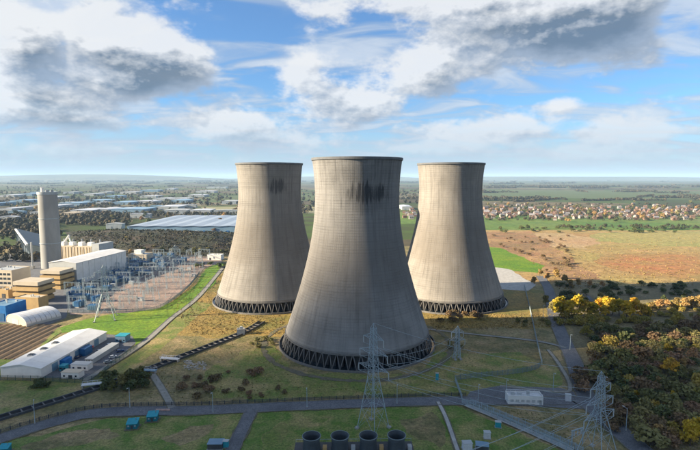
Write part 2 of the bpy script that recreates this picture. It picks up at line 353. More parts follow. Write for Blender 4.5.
# ------------------------------------------------------------------ ground sheets
def jitter_poly(pts, step, amp, r):
    out = []
    n = len(pts)
    for i in range(n):
        a, b = pts[i], pts[(i+1) % n]; d = b - a; k = max(1, int(d.length/step)); nrm = Vector((-d.y, d.x, 0)).normalized() if d.length else Vector()
        off = 0
        for j in range(k):
            t = j/k; w = math.sin(math.pi*min(1, max(0, t)))
            off = off*.6 + r.uniform(-amp, amp)
            out.append(a + d*t + nrm*off*min(1, w*3))
    return out
SHEET = [.014]
def sheet(name, px, m, z, step=8, amp=2.0, world=False, seed=1):
    pts = [Vector((p[0], p[1], 0)) for p in px] if world else [G(*p) for p in px]
    pts = jitter_poly(pts, step, amp, random.Random(seed + len(px)*13)); SHEET[0] += .006; z = SHEET[0]
    mb = MB(); mb.poly([(p.x, p.y, z) for p in pts]); return struct(mb.build(name, m))
def smooth_line(pts, sub=10):
    out = []; n = len(pts)
    for i in range(n-1):
        p0, p1, p2, p3 = pts[max(0, i-1)], pts[i], pts[i+1], pts[min(n-1, i+2)]
        for j in range(sub):
            t = j/sub; out.append(.5*((2*p1) + (p2-p0)*t + (2*p0-5*p1+4*p2-p3)*t*t + (3*p1-p0-3*p2+p3)*t**3))
    out.append(pts[-1]); return out
def offset_line(ln, d):
    out = []
    for i, p in enumerate(ln):
        t = (ln[min(i+1, len(ln)-1)] - ln[max(i-1, 0)]).normalized(); out.append(p + Vector((-t.y, t.x, 0))*d)
    return out
def resample(ln, step):
    out = [ln[0].copy()]; acc = 0; 
    for a, b in zip(ln[:-1], ln[1:]):
        d = (b-a).length
        while acc + d >= step:
            t = (step-acc)/d; a = a + (b-a)*t; out.append(a.copy()); d = (b-a).length; acc = 0
        acc += d
    return out
ROADZ = [.22]
def road(name, px, width, m, z, kerb=True):
    ROADZ[0] += .006; z = ROADZ[0]
    ln = smooth_line([G(*p) for p in px]); a = offset_line(ln, width/2); b = offset_line(ln, -width/2); mb = MB()
    for i in range(len(ln)-1):
        mb.quad((b[i].x, b[i].y, z), (b[i+1].x, b[i+1].y, z), (a[i+1].x, a[i+1].y, z), (a[i].x, a[i].y, z))
    o = struct(mb.build(name, m))
    rr = random.Random(int(width*100)+len(px)); fine = resample(ln, 2.0)
    for sd_ in (1, -1):
        inner = offset_line(fine, sd_*(width/2-.3)); wv = [0.0]; vb = MB()
        for _ in fine: wv.append(max(.15, wv[-1]*.75 + rr.uniform(-.5, 1.0)*(.55 if width > 4 else .3)))
        outer = [p_ + (p_-q_).normalized()*(wv[k_+1]+.5) for k_, (p_, q_) in enumerate(zip(inner, fine))]
        for k_ in range(len(fine)-1): vb.quad(*((v_.x, v_.y, z-.012) for v_ in (inner[k_], inner[k_+1], outer[k_+1], outer[k_])))
        vb.build('worn_verge', M_worn, o)
    if kerb:
        for s in (1, -1):
            k0 = offset_line(ln, s*width/2); k1 = offset_line(ln, s*(width/2+.22)); kb = MB()
            for i in range(len(ln)-1):
                q = [(k0[i].x, k0[i].y, z+.12), (k0[i+1].x, k0[i+1].y, z+.12), (k1[i+1].x, k1[i+1].y, z+.12), (k1[i].x, k1[i].y, z+.12)]
                kb.quad(*(q if s < 0 else q))
                kb.quad((k0[i].x, k0[i].y, z-.05), (k0[i+1].x, k0[i+1].y, z-.05), q[1], q[0]); kb.quad((k1[i].x, k1[i].y, z-.05), (k1[i+1].x, k1[i+1].y, z-.05), q[2], q[3])
            kb.build('kerb', M_kerb, o)
    return ln

def ground_mat():
    m = bpy.data.materials.new('far_farmland'); m.use_nodes = True; nt = m.node_tree; N = nt.nodes; L = nt.links; b = N['Principled BSDF']; b.inputs['Roughness'].default_value = .95; b.inputs['Specular IOR Level'].default_value = .1
    pos = N.new('ShaderNodeNewGeometry').outputs['Position']
    mp = N.new('ShaderNodeMapping'); mp.inputs['Scale'].default_value = (.0021, .0034, 0); mp.inputs['Rotation'].default_value = (0, 0, .3); L.new(pos, mp.inputs['Vector'])
    v = N.new('ShaderNodeTexVoronoi'); v.feature = 'F1'; v.inputs['Scale'].default_value = 1.0; L.new(mp.outputs[0], v.inputs['Vector'])
    sp = N.new('ShaderNodeSeparateColor'); L.new(v.outputs['Color'], sp.inputs[0])
    cr = N.new('ShaderNodeValToRGB'); cr.color_ramp.interpolation = 'CONSTANT'; L.new(sp.outputs[0], cr.inputs[0])
    els = [(0, (.062,.098,.026)), (.22, (.058,.052,.034)), (.4, (.09,.115,.04)), (.55, (.150,.125,.075)), (.68, (.048,.074,.024)), (.82, (.105,.085,.055)), (.92, (.19,.17,.115))]  # field tones dimmed, cloud shade over the distant land is in the colour
    while len(cr.color_ramp.elements) > 1: cr.color_ramp.elements.remove(cr.color_ramp.elements[0])
    cr.color_ramp.elements[0].position = 0; cr.color_ramp.elements[0].color = els[0][1] + (1,)
    for p, c in els[1:]:
        e = cr.color_ramp.elements.new(p); e.color = c + (1,)
    n = N.new('ShaderNodeTexNoise'); n.inputs['Scale'].default_value = .012; n.inputs['Detail'].default_value = 7; L.new(pos, n.inputs['Vector'])
    mr = N.new('ShaderNodeMapRange'); mr.inputs['From Min'].default_value = .42; mr.inputs['From Max'].default_value = .7; L.new(n.outputs['Fac'], mr.inputs['Value'])
    x = N.new('ShaderNodeMix'); x.data_type = 'RGBA'; L.new(mr.outputs[0], x.inputs[0]); L.new(cr.outputs[0], x.inputs[6]); x.inputs[7].default_value = (.050, .050, .030, 1)
    L.new(x.outputs[2], b.inputs['Base Color']); return m
mb = MB(); S = 42000
xs = [-S, -6000, -1500, -400, 400, 1500, 6000, S]; ys = [-3000, 0, 500, 1500, 5000, 15000, S]
for i in range(len(xs)-1):
    for j in range(len(ys)-1): mb.quad((xs[i], ys[j], 0), (xs[i+1], ys[j], 0), (xs[i+1], ys[j+1], 0), (xs[i], ys[j+1], 0))
struct(mb.build('ground', ground_mat()))
# site: rough ground under everything near, then patches on top, each a few mm-cm higher
sheet('terrain', [(-320, 40), (420, 40), (420, 700), (-700, 700), (-700, 200)], M_rough, .02, 12, 4, world=True)
sheet('field', [(160, 300), (232, 268), (300, 285), (430, 300), (500, 285), (560, 292), (562, 326), (430, 331), (285, 338), (190, 336), (158, 330)], M_straw, .05, 6, 3, seed=4)
sheet('verge', [(-40, 470), (-40, 448), (40, 436), (110, 418), (236, 412), (330, 410), (450, 404), (560, 450), (560, 470)], M_grass2, .05, 6, 1.2, seed=5)
sheet('verge', [(-40, 408), (-30, 380), (88, 381), (140, 350), (196, 302), (212, 304), (160, 350), (115, 381), (60, 400), (-20, 425)], M_grass, .05, 6, 1.2, seed=6)
sheet('verge', [(20, 447), (70, 432), (110, 428), (120, 436), (70, 446), (40, 455)], M_rough, .05, 3, 1.6, seed=51)
sheet('verge', [(150, 440), (190, 426), (214, 424), (208, 434), (180, 446)], M_rough, .05, 3, 1.6, seed=52)
sheet('verge', [(400, 420), (432, 412), (446, 430), (440, 448), (418, 440)], M_rough, .05, 3, 1.6, seed=53)
sheet('verge', [(262, 434), (290, 420), (330, 418), (318, 426), (290, 432), (270, 446)], M_grass, .05, 3, 1.6, seed=54)
sheet('verge', [(205, 372), (240, 352), (275, 345), (290, 372), (420, 376), (430, 352), (520, 352), (560, 372), (555, 388), (420, 396), (250, 402), (212, 398)], M_grass, .06, 5, 2.5, seed=9)
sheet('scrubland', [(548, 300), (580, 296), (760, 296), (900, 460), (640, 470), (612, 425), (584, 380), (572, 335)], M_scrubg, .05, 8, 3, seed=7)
sheet('field', [(478, 228), (700, 226), (1000, 228), (1000, 300), (720, 297), (600, 297), (548, 290), (510, 268)], M_tan, .08, 25, 8, seed=8)
sheet('field', [(600, 233), (700, 231), (900, 232), (900, 250), (700, 247), (640, 244), (590, 240)], M_pgreen, .1, 14, 8, seed=41)
sheet('field', [(520, 234), (560, 233), (600, 240), (590, 250), (540, 246)], M_pink, .1, 12, 8, seed=42)
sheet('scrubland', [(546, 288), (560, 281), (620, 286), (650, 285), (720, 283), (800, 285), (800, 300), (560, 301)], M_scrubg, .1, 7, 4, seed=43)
sheet('field', [(598, 255), (650, 253), (720, 258), (900, 258), (900, 282), (720, 281), (640, 275), (598, 264)], M_orange, .12, 16, 9, seed=21)
sheet('field', [(482, 232), (530, 231), (545, 240), (575, 262), (600, 280), (560, 278), (520, 258), (485, 248)], M_heath, .12, 8, 6, seed=22)
sheet('lawn', [(480, 246), (500, 248), (545, 266), (538, 273), (496, 270), (480, 264)], M_lawn, .16, 10, 3, seed=23)
sheet('yard', [(492, 267), (508, 269), (536, 285), (528, 291), (497, 289)], M_pale, .12, 10, 2, seed=24)
sheet('field', [(478, 215), (700, 217), (1100, 218), (1100, 228), (700, 230), (478, 230)], M_green, .14, 40, 8, seed=25)
sheet('field', [(395, 212), (478, 213), (478, 224), (395, 224)], M_green, .13, 40, 6, seed=26)
sheet('field', [(470, 190), (700, 191), (900, 192), (900, 198), (640, 199), (470, 197)], M_shadegreen, .3, 120, 20, seed=27)
sheet('field', [(205, 196), (330, 194), (330, 200), (190, 203)], M_shadegreen, .3, 100, 20, seed=28)
sheet('field', [(200, 207), (330, 206), (330, 214), (215, 213)], M_palef, .3, 60, 12, seed=29)
sheet('lawn', [(52, 330), (92, 318), (130, 311), (170, 303), (196, 285), (205, 270), (217, 262), (224, 264), (214, 285), (196, 301), (150, 336), (138, 347), (120, 336), (90, 330), (62, 333)], M_lawn, .06, 6, .8, seed=30)
sheet('yard', [(70, 315), (66, 284), (86, 262), (150, 254), (224, 252), (222, 262), (205, 268), (186, 289), (160, 308), (128, 313)], M_gravel, .07, 9, .6, seed=31)
sheet('yard', [(-60, 326), (-60, 280), (20, 250), (52, 245), (130, 246), (130, 262), (86, 268), (72, 290), (66, 318), (40, 328)], M_asph, .06, 9, .6, seed=32)
sheet('yard', [(41, 378), (60, 340), (99, 334), (132, 336), (136, 343), (92, 380)], M_asph, .08, 6, .3, seed=33)
sheet('lawn', [(-60, 372), (-60, 330), (0, 323), (56, 326), (62, 332), (0, 378)], M_grass2, .055, 6, .8, seed=34)
sheet('yard', [(68, 313), (66, 284), (86, 262), (150, 255), (200, 254), (170, 266), (130, 282), (104, 300), (96, 313)], M_asph, .07, 5, 1.5, seed=36)
# roads
main_ln = road('road', [(-60, 462), (0, 439), (55, 422), (105, 412.5), (200, 410.5), (290, 406.5), (380, 403), (450, 401), (520, 401), (590, 401)], 7.6, M_asph, .10)
road('road', [(592, 404), (582, 388), (574, 362), (562, 336), (555, 318), (551, 300), (548, 288), (540, 276)], 8.0, M_asph, .104)
road('road', [(578, 398), (598, 412), (620, 432), (655, 462)], 8.5, M_asph, .108)
road('road', [(252, 410), (246, 422), (238, 438), (228, 460)], 5.0, M_asph, .112)
sheet('yard', [(462, 404), (470, 392), (500, 386), (560, 388), (600, 400), (596, 410), (560, 408), (520, 406)], M_asph, .09, 5, .4, seed=40)
road('path', [(224, 266), (208, 286), (194, 301), (172, 318), (146, 341), (118, 360), (84, 381)], 3.6, M_track, .10)
road('path', [(152, 374), (160, 386), (167, 398), (172, 408)], 3.0, M_track, .10, False)
road('path', [(425, 329), (470, 334), (535, 341), (566, 348)], 2.4, M_track, .10, False)
road('path', [(438, 402), (446, 418), (456, 446), (462, 462)], 1.5, M_pale, .11, False)
road('path', [(588, 296), (598, 312), (604, 338), (613, 372), (616, 392)], 3.0, M_asph, .10, False)
road('path', [(548, 350), (560, 366), (570, 386), (560, 392), (500, 386)], 1.6, M_track, .11, False)
rg = MB(); rr_ = random.Random(9)
for k in range(160):
    a0, a1 = 2*math.pi*k/160, 2*math.pi*(k+1)/160
    if k % 160 == 0: ws = [(rr_.uniform(-.5, .5), rr_.uniform(1.0, 2.2)) for _ in range(161)]; ws[160] = ws[0]
    (o0, w0), (o1, w1) = ws[k], ws[k+1]; pt = lambda a, q: (4.5+q*math.cos(a), 290+q*math.sin(a), .215)
    rg.quad(pt(a0, 58+o0-w0), pt(a1, 58+o1-w1), pt(a1, 58+o1+w1), pt(a0, 58+o0+w0))
struct(rg.build('track', M_worn))
# dark screening mound behind the substation
MOUND_PTS = []
def mound(name, px, h, m, seed, nx=60, ny=24):
    r = random.Random(seed); a, b, c, d = [G(*p) for p in px]; mb = MB(); 
    ph = [(r.uniform(.5, 3.5), r.uniform(.5, 3), r.uniform(0, 6), r.uniform(0, 6)) for _ in range(6)]
    for j in range(ny+1):
        for i in range(nx+1):
            u, v = i/nx, j/ny; p = (a*(1-u)+b*u)*(1-v) + (d*(1-u)+c*u)*v
            e = min(1, 5*u*(1-u)+.0)*max(0, math.sin(math.pi*v))**.8
            e = e*(1 + .22*sum(math.sin(q[0]*6*u+q[2])*math.sin(q[1]*5*v+q[3]) for q in ph)/2)
            mb.v.append((p.x, p.y, max(0, e)*h - .3)); MOUND_PTS.append(Vector(mb.v[-1]))
    for j in range(ny):
        for i in range(nx):
            k = j*(nx+1)+i; mb.f.append((k, k+1, k+nx+2, k+nx+1)); mb.m.append(0)
    return struct(mb.build(name, m, smooth=True))
M_mound = mat('mound_scrub', (.020,.027,.011), (.034,.030,.016), scale=.05, c3=(.052,.036,.021), s3=.02, bump=1.2, bscale=.15)
mound('embankment', [(100, 257), (250, 257), (262, 233), (60, 231)], 13, M_mound, 3)
# far hills
def hill(name, x0, x1, y, w, h, seed):
    r = random.Random(seed); mb = MB(); n = 70; ph = [(r.uniform(1, 9), r.uniform(0, 6), r.uniform(.3, 1)) for _ in range(5)]
    for j, fr in enumerate((0, .25, .55, .8, 1.0, 1.2)):
        for i in range(n+1):
            u = i/n; e = math.sin(math.pi*u)**.7*(1+.25*sum(q[2]*math.sin(q[0]*u+q[1]) for q in ph)/3)
            prof = (0, .25, .7, .95, 1, .9)[j]
            mb.v.append((x0+(x1-x0)*u, y + fr*w, e*h*prof - 2))
    for j in range(5):
        for i in range(n):
            k = j*(n+1)+i; mb.f.append((k, k+1, k+n+2, k+n+1)); mb.m.append(0)
    return struct(mb.build(name, M_hill, smooth=True))
M_hill = mat('far_hill', (.08,.10,.05), (.13,.12,.07), scale=.0012, c3=(.05,.06,.04), s3=.0005)
hill('hill', -13500, -3200, 11500, 2600, 178, 3)
hill('hill', -4500, 3500, 14500, 2600, 128, 6)
hill('hill', 900, 14000, 13500, 2600, 132, 9)
# ------------------------------------------------------------------ cooling towers
Z_S, Z_T, Z_TOP, A_T, B_T = 8.0, 92.0, 114.0, 25.6, 59.3
def shell_r(z): return A_T*math.sqrt(1 + ((z-Z_T)/B_T)**2)
def make_shell_mesh(m):
    mb = MB(); n = 120; zs = [Z_S + (Z_TOP-Z_S)*i/60 for i in range(61)]
    prof = [(shell_r(z), z) for z in zs] + [(shell_r(z)-.7, z) for z in zs[::-1]]
    mb.lathe(prof, n, close=True); return mb.mesh('shell', m, True)
M_col = mat('column_concrete', (.16,.155,.145), (.11,.105,.10), scale=.6, coord='object')
col_mesh = []
for s in (1, -1):
    b = MB(); r0, r1 = 46.6, shell_r(Z_S)-.35; a = R(2.8125)*s*.92
    b.bar((0, -r0, 0), (r1*math.sin(a), -r1*math.cos(a), Z_S+.1), .27, 6); col_mesh.append(b.mesh('column', M_col, True))
def lathe_mesh(nm, prof, m, n=96, smooth=True, close=True):
    b = MB(); b.lathe(prof, n, close=close); return b.mesh(nm, m, smooth)
rs = shell_r(Z_S); rt = shell_r(Z_TOP)
beam_me = lathe_mesh('ring_beam', [(rs+.3, Z_S-.3), (rs+.3, Z_S+.6), (rs-.9, Z_S+.6), (rs-.9, Z_S-.3)], M_col, 120, False)
M_rim = mat('dark_rim_concrete', (.13,.135,.14), (.09,.095,.10), scale=.3, coord='object')
rim_me = lathe_mesh('rim', [(rt+.05, Z_TOP-1.3), (rt+.38, Z_TOP-1.1), (rt+.40, Z_TOP+.3), (rt-.8, Z_TOP+.3), (rt-.8, Z_TOP-1.3)], M_rim, 120, False)
basin_me = lathe_mesh('basin_wall', [(48.6, -.2), (48.6, 1.3), (48.1, 1.3), (48.1, -.2)], M_col, 120, False)
water_b = MB(); water_b.poly([(48.2*math.cos(2*math.pi*i/96), 48.2*math.sin(2*math.pi*i/96), .5) for i in range(96)]); water_me = water_b.mesh('basin_water', M_water)
M_pack = mat('dark_packing', (.03,.03,.028), (.045,.043,.04), scale=.8)
pack_b = MB(); 
for k in range(60):
    a = 2*math.pi*k/60; pack_b.bar((41*math.sin(a), 41*math.cos(a), .4), (41*math.sin(a), 41*math.cos(a), 8.2), 1.75, 4)
pack_me = pack_b.mesh('packing', M_pack)
stairs_b = MB(); stairs_b.bar((46.2, -14, 0), (43.0, -13.2, 9), .5, 4); stairs_me = stairs_b.mesh('access_ladder', M_steel)
def cooling_tower(px, depth, stain, seed, tint, label, extra):
    x = (px-350)/F_PX*(depth*math.cos(PITCH) + (CAM_H-60)*math.sin(PITCH))
    t = thing('cooling_tower', label, 'cooling tower', (x, depth, 0), -math.atan2(x, depth), 'three cooling towers')
    sh = link('shell', make_shell_mesh(tower_mat('tower_concrete', stain, seed, tint)), t)
    link('rim', rim_me, t); link('ring_beam', beam_me, t); link('basin_wall', basin_me, t); link('basin_water', water_me, t)
    p = link('packing', pack_me, t)
    for k in range(64):
        for q in (0, 1): link('column', col_mesh[q], t, rotz=2*math.pi*k/64)
    return t
cooling_tower(357, 290, [(.27, 94.5, .52, 6.0, .92), (.20, 92, .6, 10, .30), (.1, 104, .9, 6, .22)], 1.0, (.212, .207, .198), 'nearest and tallest looking cooling tower with black streaks below its rim', 0)
cooling_tower(270.5, 396, [(.25, 96, .30, 6.5, .75)], 5.0, (.226, .214, .195), 'cooling tower behind and to the left of the front one, beside the substation', 0)
cooling_tower(449.5, 395, [], 9.0, (.240, .225, .202), 'clean sandy cooling tower behind and to the right of the front one', 0)
# ------------------------------------------------------------------ buildings
def gable(mb_w, W_, L_, eave, ridge):
    mb_w.box(0, W_, 0, L_, -.1, eave)
    for y, fl in ((0.0, 1), (L_, -1)):
        p = [(0, y, eave), (W_, y, eave), (W_/2, y, ridge)]; mb_w.poly(p if fl == 1 else p[::-1])
def slab(mb, a, b, c, d, t):
    n = (Vector(b)-Vector(a)).cross(Vector(d)-Vector(a)).normalized()*t
    lo = [Vector(q) for q in (a, b, c, d)]; hi = [q+n for q in lo]
    mb.quad(*hi); mb.quad(*lo[::-1])
    for i in range(4): j = (i+1) % 4; mb.quad(lo[i], lo[j], hi[j], hi[i])
def gable_shed(name, label, cat, A, rot, W_, L_, eave, ridge, wall, roof, panels=6, group=None, wallpanels=0, wp_mat=None, cornerR=False):
    loc = G(*A) if len(A) == 2 else Vector(A)
    t = thing(name, label, cat, loc, R(rot), group)
    w = MB(); gable(w, W_, L_, eave, ridge); wo = w.build('wall', wall, t)
    ov = .5
    for s in (0, 1):
        for i in range(panels):
            y0 = -ov + (L_+2*ov)*i/panels; y1 = -ov + (L_+2*ov)*(i+1)/panels - .12; b = MB()
            zo = eave - ov*(ridge-eave)/(W_/2) + .05
            if s == 0: slab(b, (-ov, y0, zo), (W_/2, y0, ridge+.05), (W_/2, y1, ridge+.05), (-ov, y1, zo), .22)
            else: slab(b, (W_/2, y0, ridge+.05), (W_+ov, y0, zo), (W_+ov, y1, zo), (W_/2, y1, ridge+.05), .22)
            b.build('roof_panel', roof, t)
    if wallpanels:
        for i in range(wallpanels):
            y0 = L_*i/wallpanels + .25; y1 = L_*(i+1)/wallpanels - .25; b = MB(); b.box(W_+.003, W_+.22, y0, y1, 0, eave-.4); b.build('wall_panel', wp_mat or wall, t)
    return t
def flat_block(t, name, x0, x1, y0, y1, z0, z1, m, roof_m=None, par=.5):
    b = MB(); b.box(x0, x1, y0, y1, z0, z1, 0); o = b.build(name, m, t)
    if roof_m:
        r = MB(); r.box(x0+.4, x1-.4, y0+.4, y1-.4, z1, z1+.25)
        ro = r.build('roof', roof_m, t); q_ = random.Random(int(x1*7+y1*3+z1))
        for k_ in range(4):
            ux, uy = q_.uniform(x0+1.5, x1-3), q_.uniform(y0+1.5, y1-3); u_ = MB(); w_ = q_.uniform(.8, 2.0); u_.box(ux, ux+w_, uy, uy+w_*.8, z1+.25, z1+q_.uniform(.9, 2.0)); u_.build('roof_unit', M_pgrey, ro)
        for (a_, b_, c_, d_) in ((x0, x1, y0, y0+.3), (x0, x1, y1-.3, y1), (x0, x0+.3, y0+.3, y1-.3), (x1-.3, x1, y0+.3, y1-.3)): u_ = MB(); u_.box(a_, b_, c_, d_, z1, z1+.7); u_.build('parapet', m, t)
    return o
# near white warehouse with three roof vents
wh = gable_shed('warehouse', 'long white warehouse with three roof vents beside the furrowed ground', 'warehouse', (1, 377), -4, 22, 58, 5.2, 7.0, M_white, M_white, 9)
for k in range(3):
    for s in (0,):
        v = MB(); y = 12+k*9.5; v.box(5.2, 8.2, y, y+2.6, 6.0, 7.3); vo = v.build('roof_vent', M_spaint, wh)
        f = MB(); f.box(5.6, 7.8, y+.4, y+2.2, 7.3, 7.55); f.build('louvre', M_dark, vo)
for y in (8, 18, 27, 36, 45):
    d = MB(); d.box(22.003, 22.18, y, y+4.5, 0, 4.2); d.build('roller_door', M_bluegrey, wh)
b = MB(); b.box(21.5, 25, 14, 20, 0, 4.0); b.build('lean_to', M_blue, wh)
b = MB(); b.box(21.5, 26, 30, 37, 0, 4.4); b.build('lean_to', M_navy, wh)
# site cabins and vehicles in the yard by the warehouse
def cabin(px, py, rot, w, l, h, m, label, roofm=None, group=None, cat='cabin', name='site_cabin', z=0):
    t = thing(name, label, cat, G(px, py) + Vector((0, 0, .05+z)), R(rot), group)
    b = MB(); b.box(-w/2, w/2, -l/2, l/2, 0, h); wo = b.build('wall', m, t)
    b = MB(); b.box(-w/2-.2, w/2+.2, -l/2-.2, l/2+.2, h, h+.22); b.build('roof', roofm or m, t)
    b = MB(); b.box(-w*.1, w*.12, -l/2-.05, -l/2-.003, 0, 2.0); b.build('door', M_dark, t)
    for s in (-.38, .28): 
        b = MB(); b.box(w*s-.1, w*s+.9, -l/2-.05, -l/2-.003, 1.0, 1.9); b.build('window', M_glass, t)
    return t
cabin(73, 377, -4, 9.5, 4.5, 3.2, M_white, 'white site cabin nearest the green fence in the yard', M_cream)
cabin(82, 369, -4, 9.5, 4.5, 3.2, M_white, 'white site cabin behind another at the warehouse yard', M_pgrey)
cabin(64, 370, -4, 3.2, 3, 2.8, M_teal, 'small teal hut between the warehouse and the white cabins', M_teal, cat='hut', name='hut')
cabin(123, 341, -4, 6.5, 6, 4.0, M_bluegrey, 'blue grey hut at the top corner of the warehouse yard', M_teal, cat='hut', name='hut')
cabin(103, 355, -4, 4.5, 26, 2.6, M_pgrey, 'long low pale canopy along the warehouse yard', M_pgrey, cat='canopy', name='canopy')
def car_meshes(m):
    b = MB(); secs = [(-2.1, .35, .62), (-2.0, .3, .85), (-1.2, .28, .95), (1.0, .28, .98), (1.9, .3, .9), (2.15, .4, .65)]
    for (x0, l0, h0), (x1, l1, h1) in zip(secs[:-1], secs[1:]):
        w = .88
        A_ = [(x0, -w, l0), (x0, w, l0), (x0, w, h0), (x0, -w, h0)]; B_ = [(x1, -w, l1), (x1, w, l1), (x1, w, h1), (x1, -w, h1)]
        for i in range(4): j = (i+1) % 4; b.quad(A_[i], B_[i], B_[j], A_[j])
    b.quad((-2.1,-.88,.35), (-2.1,-.88,.62), (-2.1,.88,.62), (-2.1,.88,.35)); b.quad((2.15,-.88,.4), (2.15,.88,.4), (2.15,.88,.65), (2.15,-.88,.65))
    body = b.mesh('body', m)
    c = MB(); lo = [(-1.9,-.82,.93), (1.15,-.82,.96), (1.15,.82,.96), (-1.9,.82,.93)]; hi = [(-1.35,-.66,1.42), (.35,-.66,1.45), (.35,.66,1.45), (-1.35,.66,1.42)]
    for i in range(4): j = (i+1) % 4; c.quad(lo[i], lo[j], hi[j], hi[i])
    gl = c.mesh('glasshouse', M_glass); r = MB(); r.poly([(p[0], p[1], p[2]+.02) for p in hi]); rf = r.mesh('roof', m)
    return body, gl, rf
wheel_b = MB()
for k in range(10):
    a0, a1 = 2*math.pi*k/10, 2*math.pi*(k+1)/10
    p = lambda a, y: (.32*math.cos(a), y, .32+.32*math.sin(a))
    wheel_b.quad(p(a0, -.11), p(a0, .11), p(a1, .11), p(a1, -.11)); 
for y in (-.11, .11): wheel_b.poly([(.32*math.cos(2*math.pi*k/10), y, .32+.32*math.sin(2*math.pi*k/10)) for k in range(10)])
wheel_me = wheel_b.mesh('wheel', M_tyre)
CARS = {}
def car(px, py, rot, m, label, group=None, s=1.0):
    if m.name not in CARS: CARS[m.name] = car_meshes(m)
    bo, gl, rf = CARS[m.name]; p = G(px, py); t = thing('parked_car', label, 'car', (p.x, p.y, .24), R(rot), group); t.scale = (s,)*3
    link('body', bo, t); link('glasshouse', gl, t); link('roof', rf, t)
    for x in (-1.3, 1.35):
        for y in (-.85, .85): link('wheel', wheel_me, t, (x, y, 0))
    return t
car(88, 348.5, 20, M_red, 'red van parked beside the long white warehouse', s=1.45)
for i, (x, y, m, nm) in enumerate([(96, 357, M_spaint, 'silver'), (99.5, 352, M_wpaint, 'white'), (93, 362, M_bpaint, 'dark blue'), (109, 346, M_wpaint, 'white'), (116, 346, M_spaint, 'silver'), (78, 358, M_bpaint, 'dark blue'), (108, 363, M_spaint, 'silver'), (113, 358, M_wpaint, 'white'), (120, 352, M_bpaint, 'dark blue')]):
    car(x, y, 85 if i < 6 else 40, m, nm + ' car parked in the yard by the white warehouse', nm + ' cars in the warehouse yard')
# furrowed ground: ridges
fr = thing('furrowed_plot', 'brown furrowed plot of parallel ridges left of the warehouse', 'furrowed plot', (-249, 262, 0), R(-2))
b = MB(); b.poly([(0, 0, .21), (66, 0, .21), (44, 64, .21), (0, 64, .21)]); b.build('soil', M_furrow, fr)
for k in range(12):
    x = 2 + k*5.2; Lr = 62 - max(0, (x-44))*2.9
    if Lr < 8: continue
    b = MB(); n = 10
    for i in range(n):
        y0, y1 = Lr*i/n, Lr*(i+1)/n; w0 = 1.35+.15*math.sin(i*1.7+k); 
        b.quad((x-w0, y0, .05), (x, y0, .95), (x, y1, .95), (x-w0, y1, .05)); b.quad((x, y0, .95), (x+w0, y0, .05), (x+w0, y1, .05), (x, y1, .95))
    b.build('ridge', M_soil, fr)
# arched white shed
def arched(name, label, A, rot, W_, L_, H_, nrib):
    t = thing(name, label, 'shed', G(*A), R(rot)); n = 14
    arc = [(W_/2 - W_/2*math.cos(math.pi*i/n), 2.2 + (H_-2.2)*math.sin(math.pi*i/n)) for i in range(n+1)]
    for k in range(nrib):
        b = MB(); y0 = L_*k/nrib; y1 = L_*(k+1)/nrib - .25
        for (xa, za), (xb, zb) in zip(arc[:-1], arc[1:]):
            b.quad((xa, y0, za), (xb, y0, zb), (xb, y1, zb), (xa, y1, za)); b.quad((xb, y0, zb-.3), (xa, y0, za-.3), (xa, y1, za-.3), (xb, y1, zb-.3)); b.quad((xa, y0, za-.3), (xb, y0, zb-.3), (xb, y0, zb), (xa, y0, za))
        b.build('roof_panel', M_wpaint, t)
    b = MB(); b.box(0.05, .3, 0, L_, 0, 2.2); b.box(W_-.3, W_-.05, 0, L_, 0, 2.2); b.build('wall', M_pgrey, t)
    b = MB(); b.poly([(x_, .2, z_-.05) for x_, z_ in arc] + [(W_, .2, 0), (0, .2, 0)]); b.poly([(x_, L_-.3, z_-.05) for x_, z_ in arc[::-1]] + [(0, L_-.3, 0), (W_, L_-.3, 0)]); b.build('gable_wall', M_cream, t)
    b = MB(); b.box(W_*.3, W_*.62, .05, .18, 0, 4); b.build('door', M_pgrey, t)
arched('arched_shed', 'white barrel roofed shed in front of the blue building', (6, 322), -28, 26, 24, 7.5, 7)
# blue building, tan filter houses, etc
t = thing('workshop', 'bright blue clad workshop at the edge of the power station', 'workshop', G(-12, 321), R(-8)); flat_block(t, 'wall', 0, 15, 0, 18, 0, 11, M_blue, M_bluegrey)
b = MB(); b.box(3, 8, -.2, -.003, 0, 6); b.build('roller_door', M_navy, t); b = MB(); b.box(10, 13.5, -.2, -.003, 0, 6); b.build('roller_door', M_navy, t)
M_hood = mat('louvre_brown', (.13,.10,.06), (.09,.07,.045), scale=.5)
def tiered(label, A, rot, W_, L_, z0, nt_, th, base_m):
    t = thing('filter_house', label, 'filter house', G(*A), R(rot)); flat_block(t, 'base_block', 0, W_, 0, L_, 0, z0, base_m)
    for k in range(nt_):
        z = z0 + k*th
        flat_block(t, 'core', .7, W_-.7, .7, L_-.7, z, z+th*.36, M_hood)
        b = MB(); e = -.8 if k < nt_-1 else -.4
        b.box(e, W_-e, e, L_-e, z+th*.36, z+th); b.build('weather_hood', M_tanclad if k < nt_-1 else M_cream, t)
    return t
tiered('lower tan filter house with three stacked hoods beside the blue workshop', (15, 302), -8, 22, 17, 3.5, 3, 4.6, M_tanclad)
tiered('upper tan filter house with three stacked hoods in front of the white hall', (42, 289), -8, 19, 17, 3.5, 3, 4.6, M_tanclad)
t = thing('pump_house', 'small tan pump house in front of the lower filter house', 'pump house', G(16, 309), R(-8)); flat_block(t, 'wall', 0, 20, 0, 10, 0, 9, M_tanclad, M_cream); b = MB(); b.box(4, 8, -.2, -.003, 0, 5); b.build('roller_door', M_dark, t)
t = thing('pump_house', 'flat orange pump house at the left edge of the power station', 'pump house', G(-6, 298), R(-8)); flat_block(t, 'wall', 0, 14, 0, 12, 0, 6.5, M_tanclad, M_tanclad); b = MB(); b.box(8, 11, -.2, -.003, 0, 4); b.build('roller_door', M_dark, t)
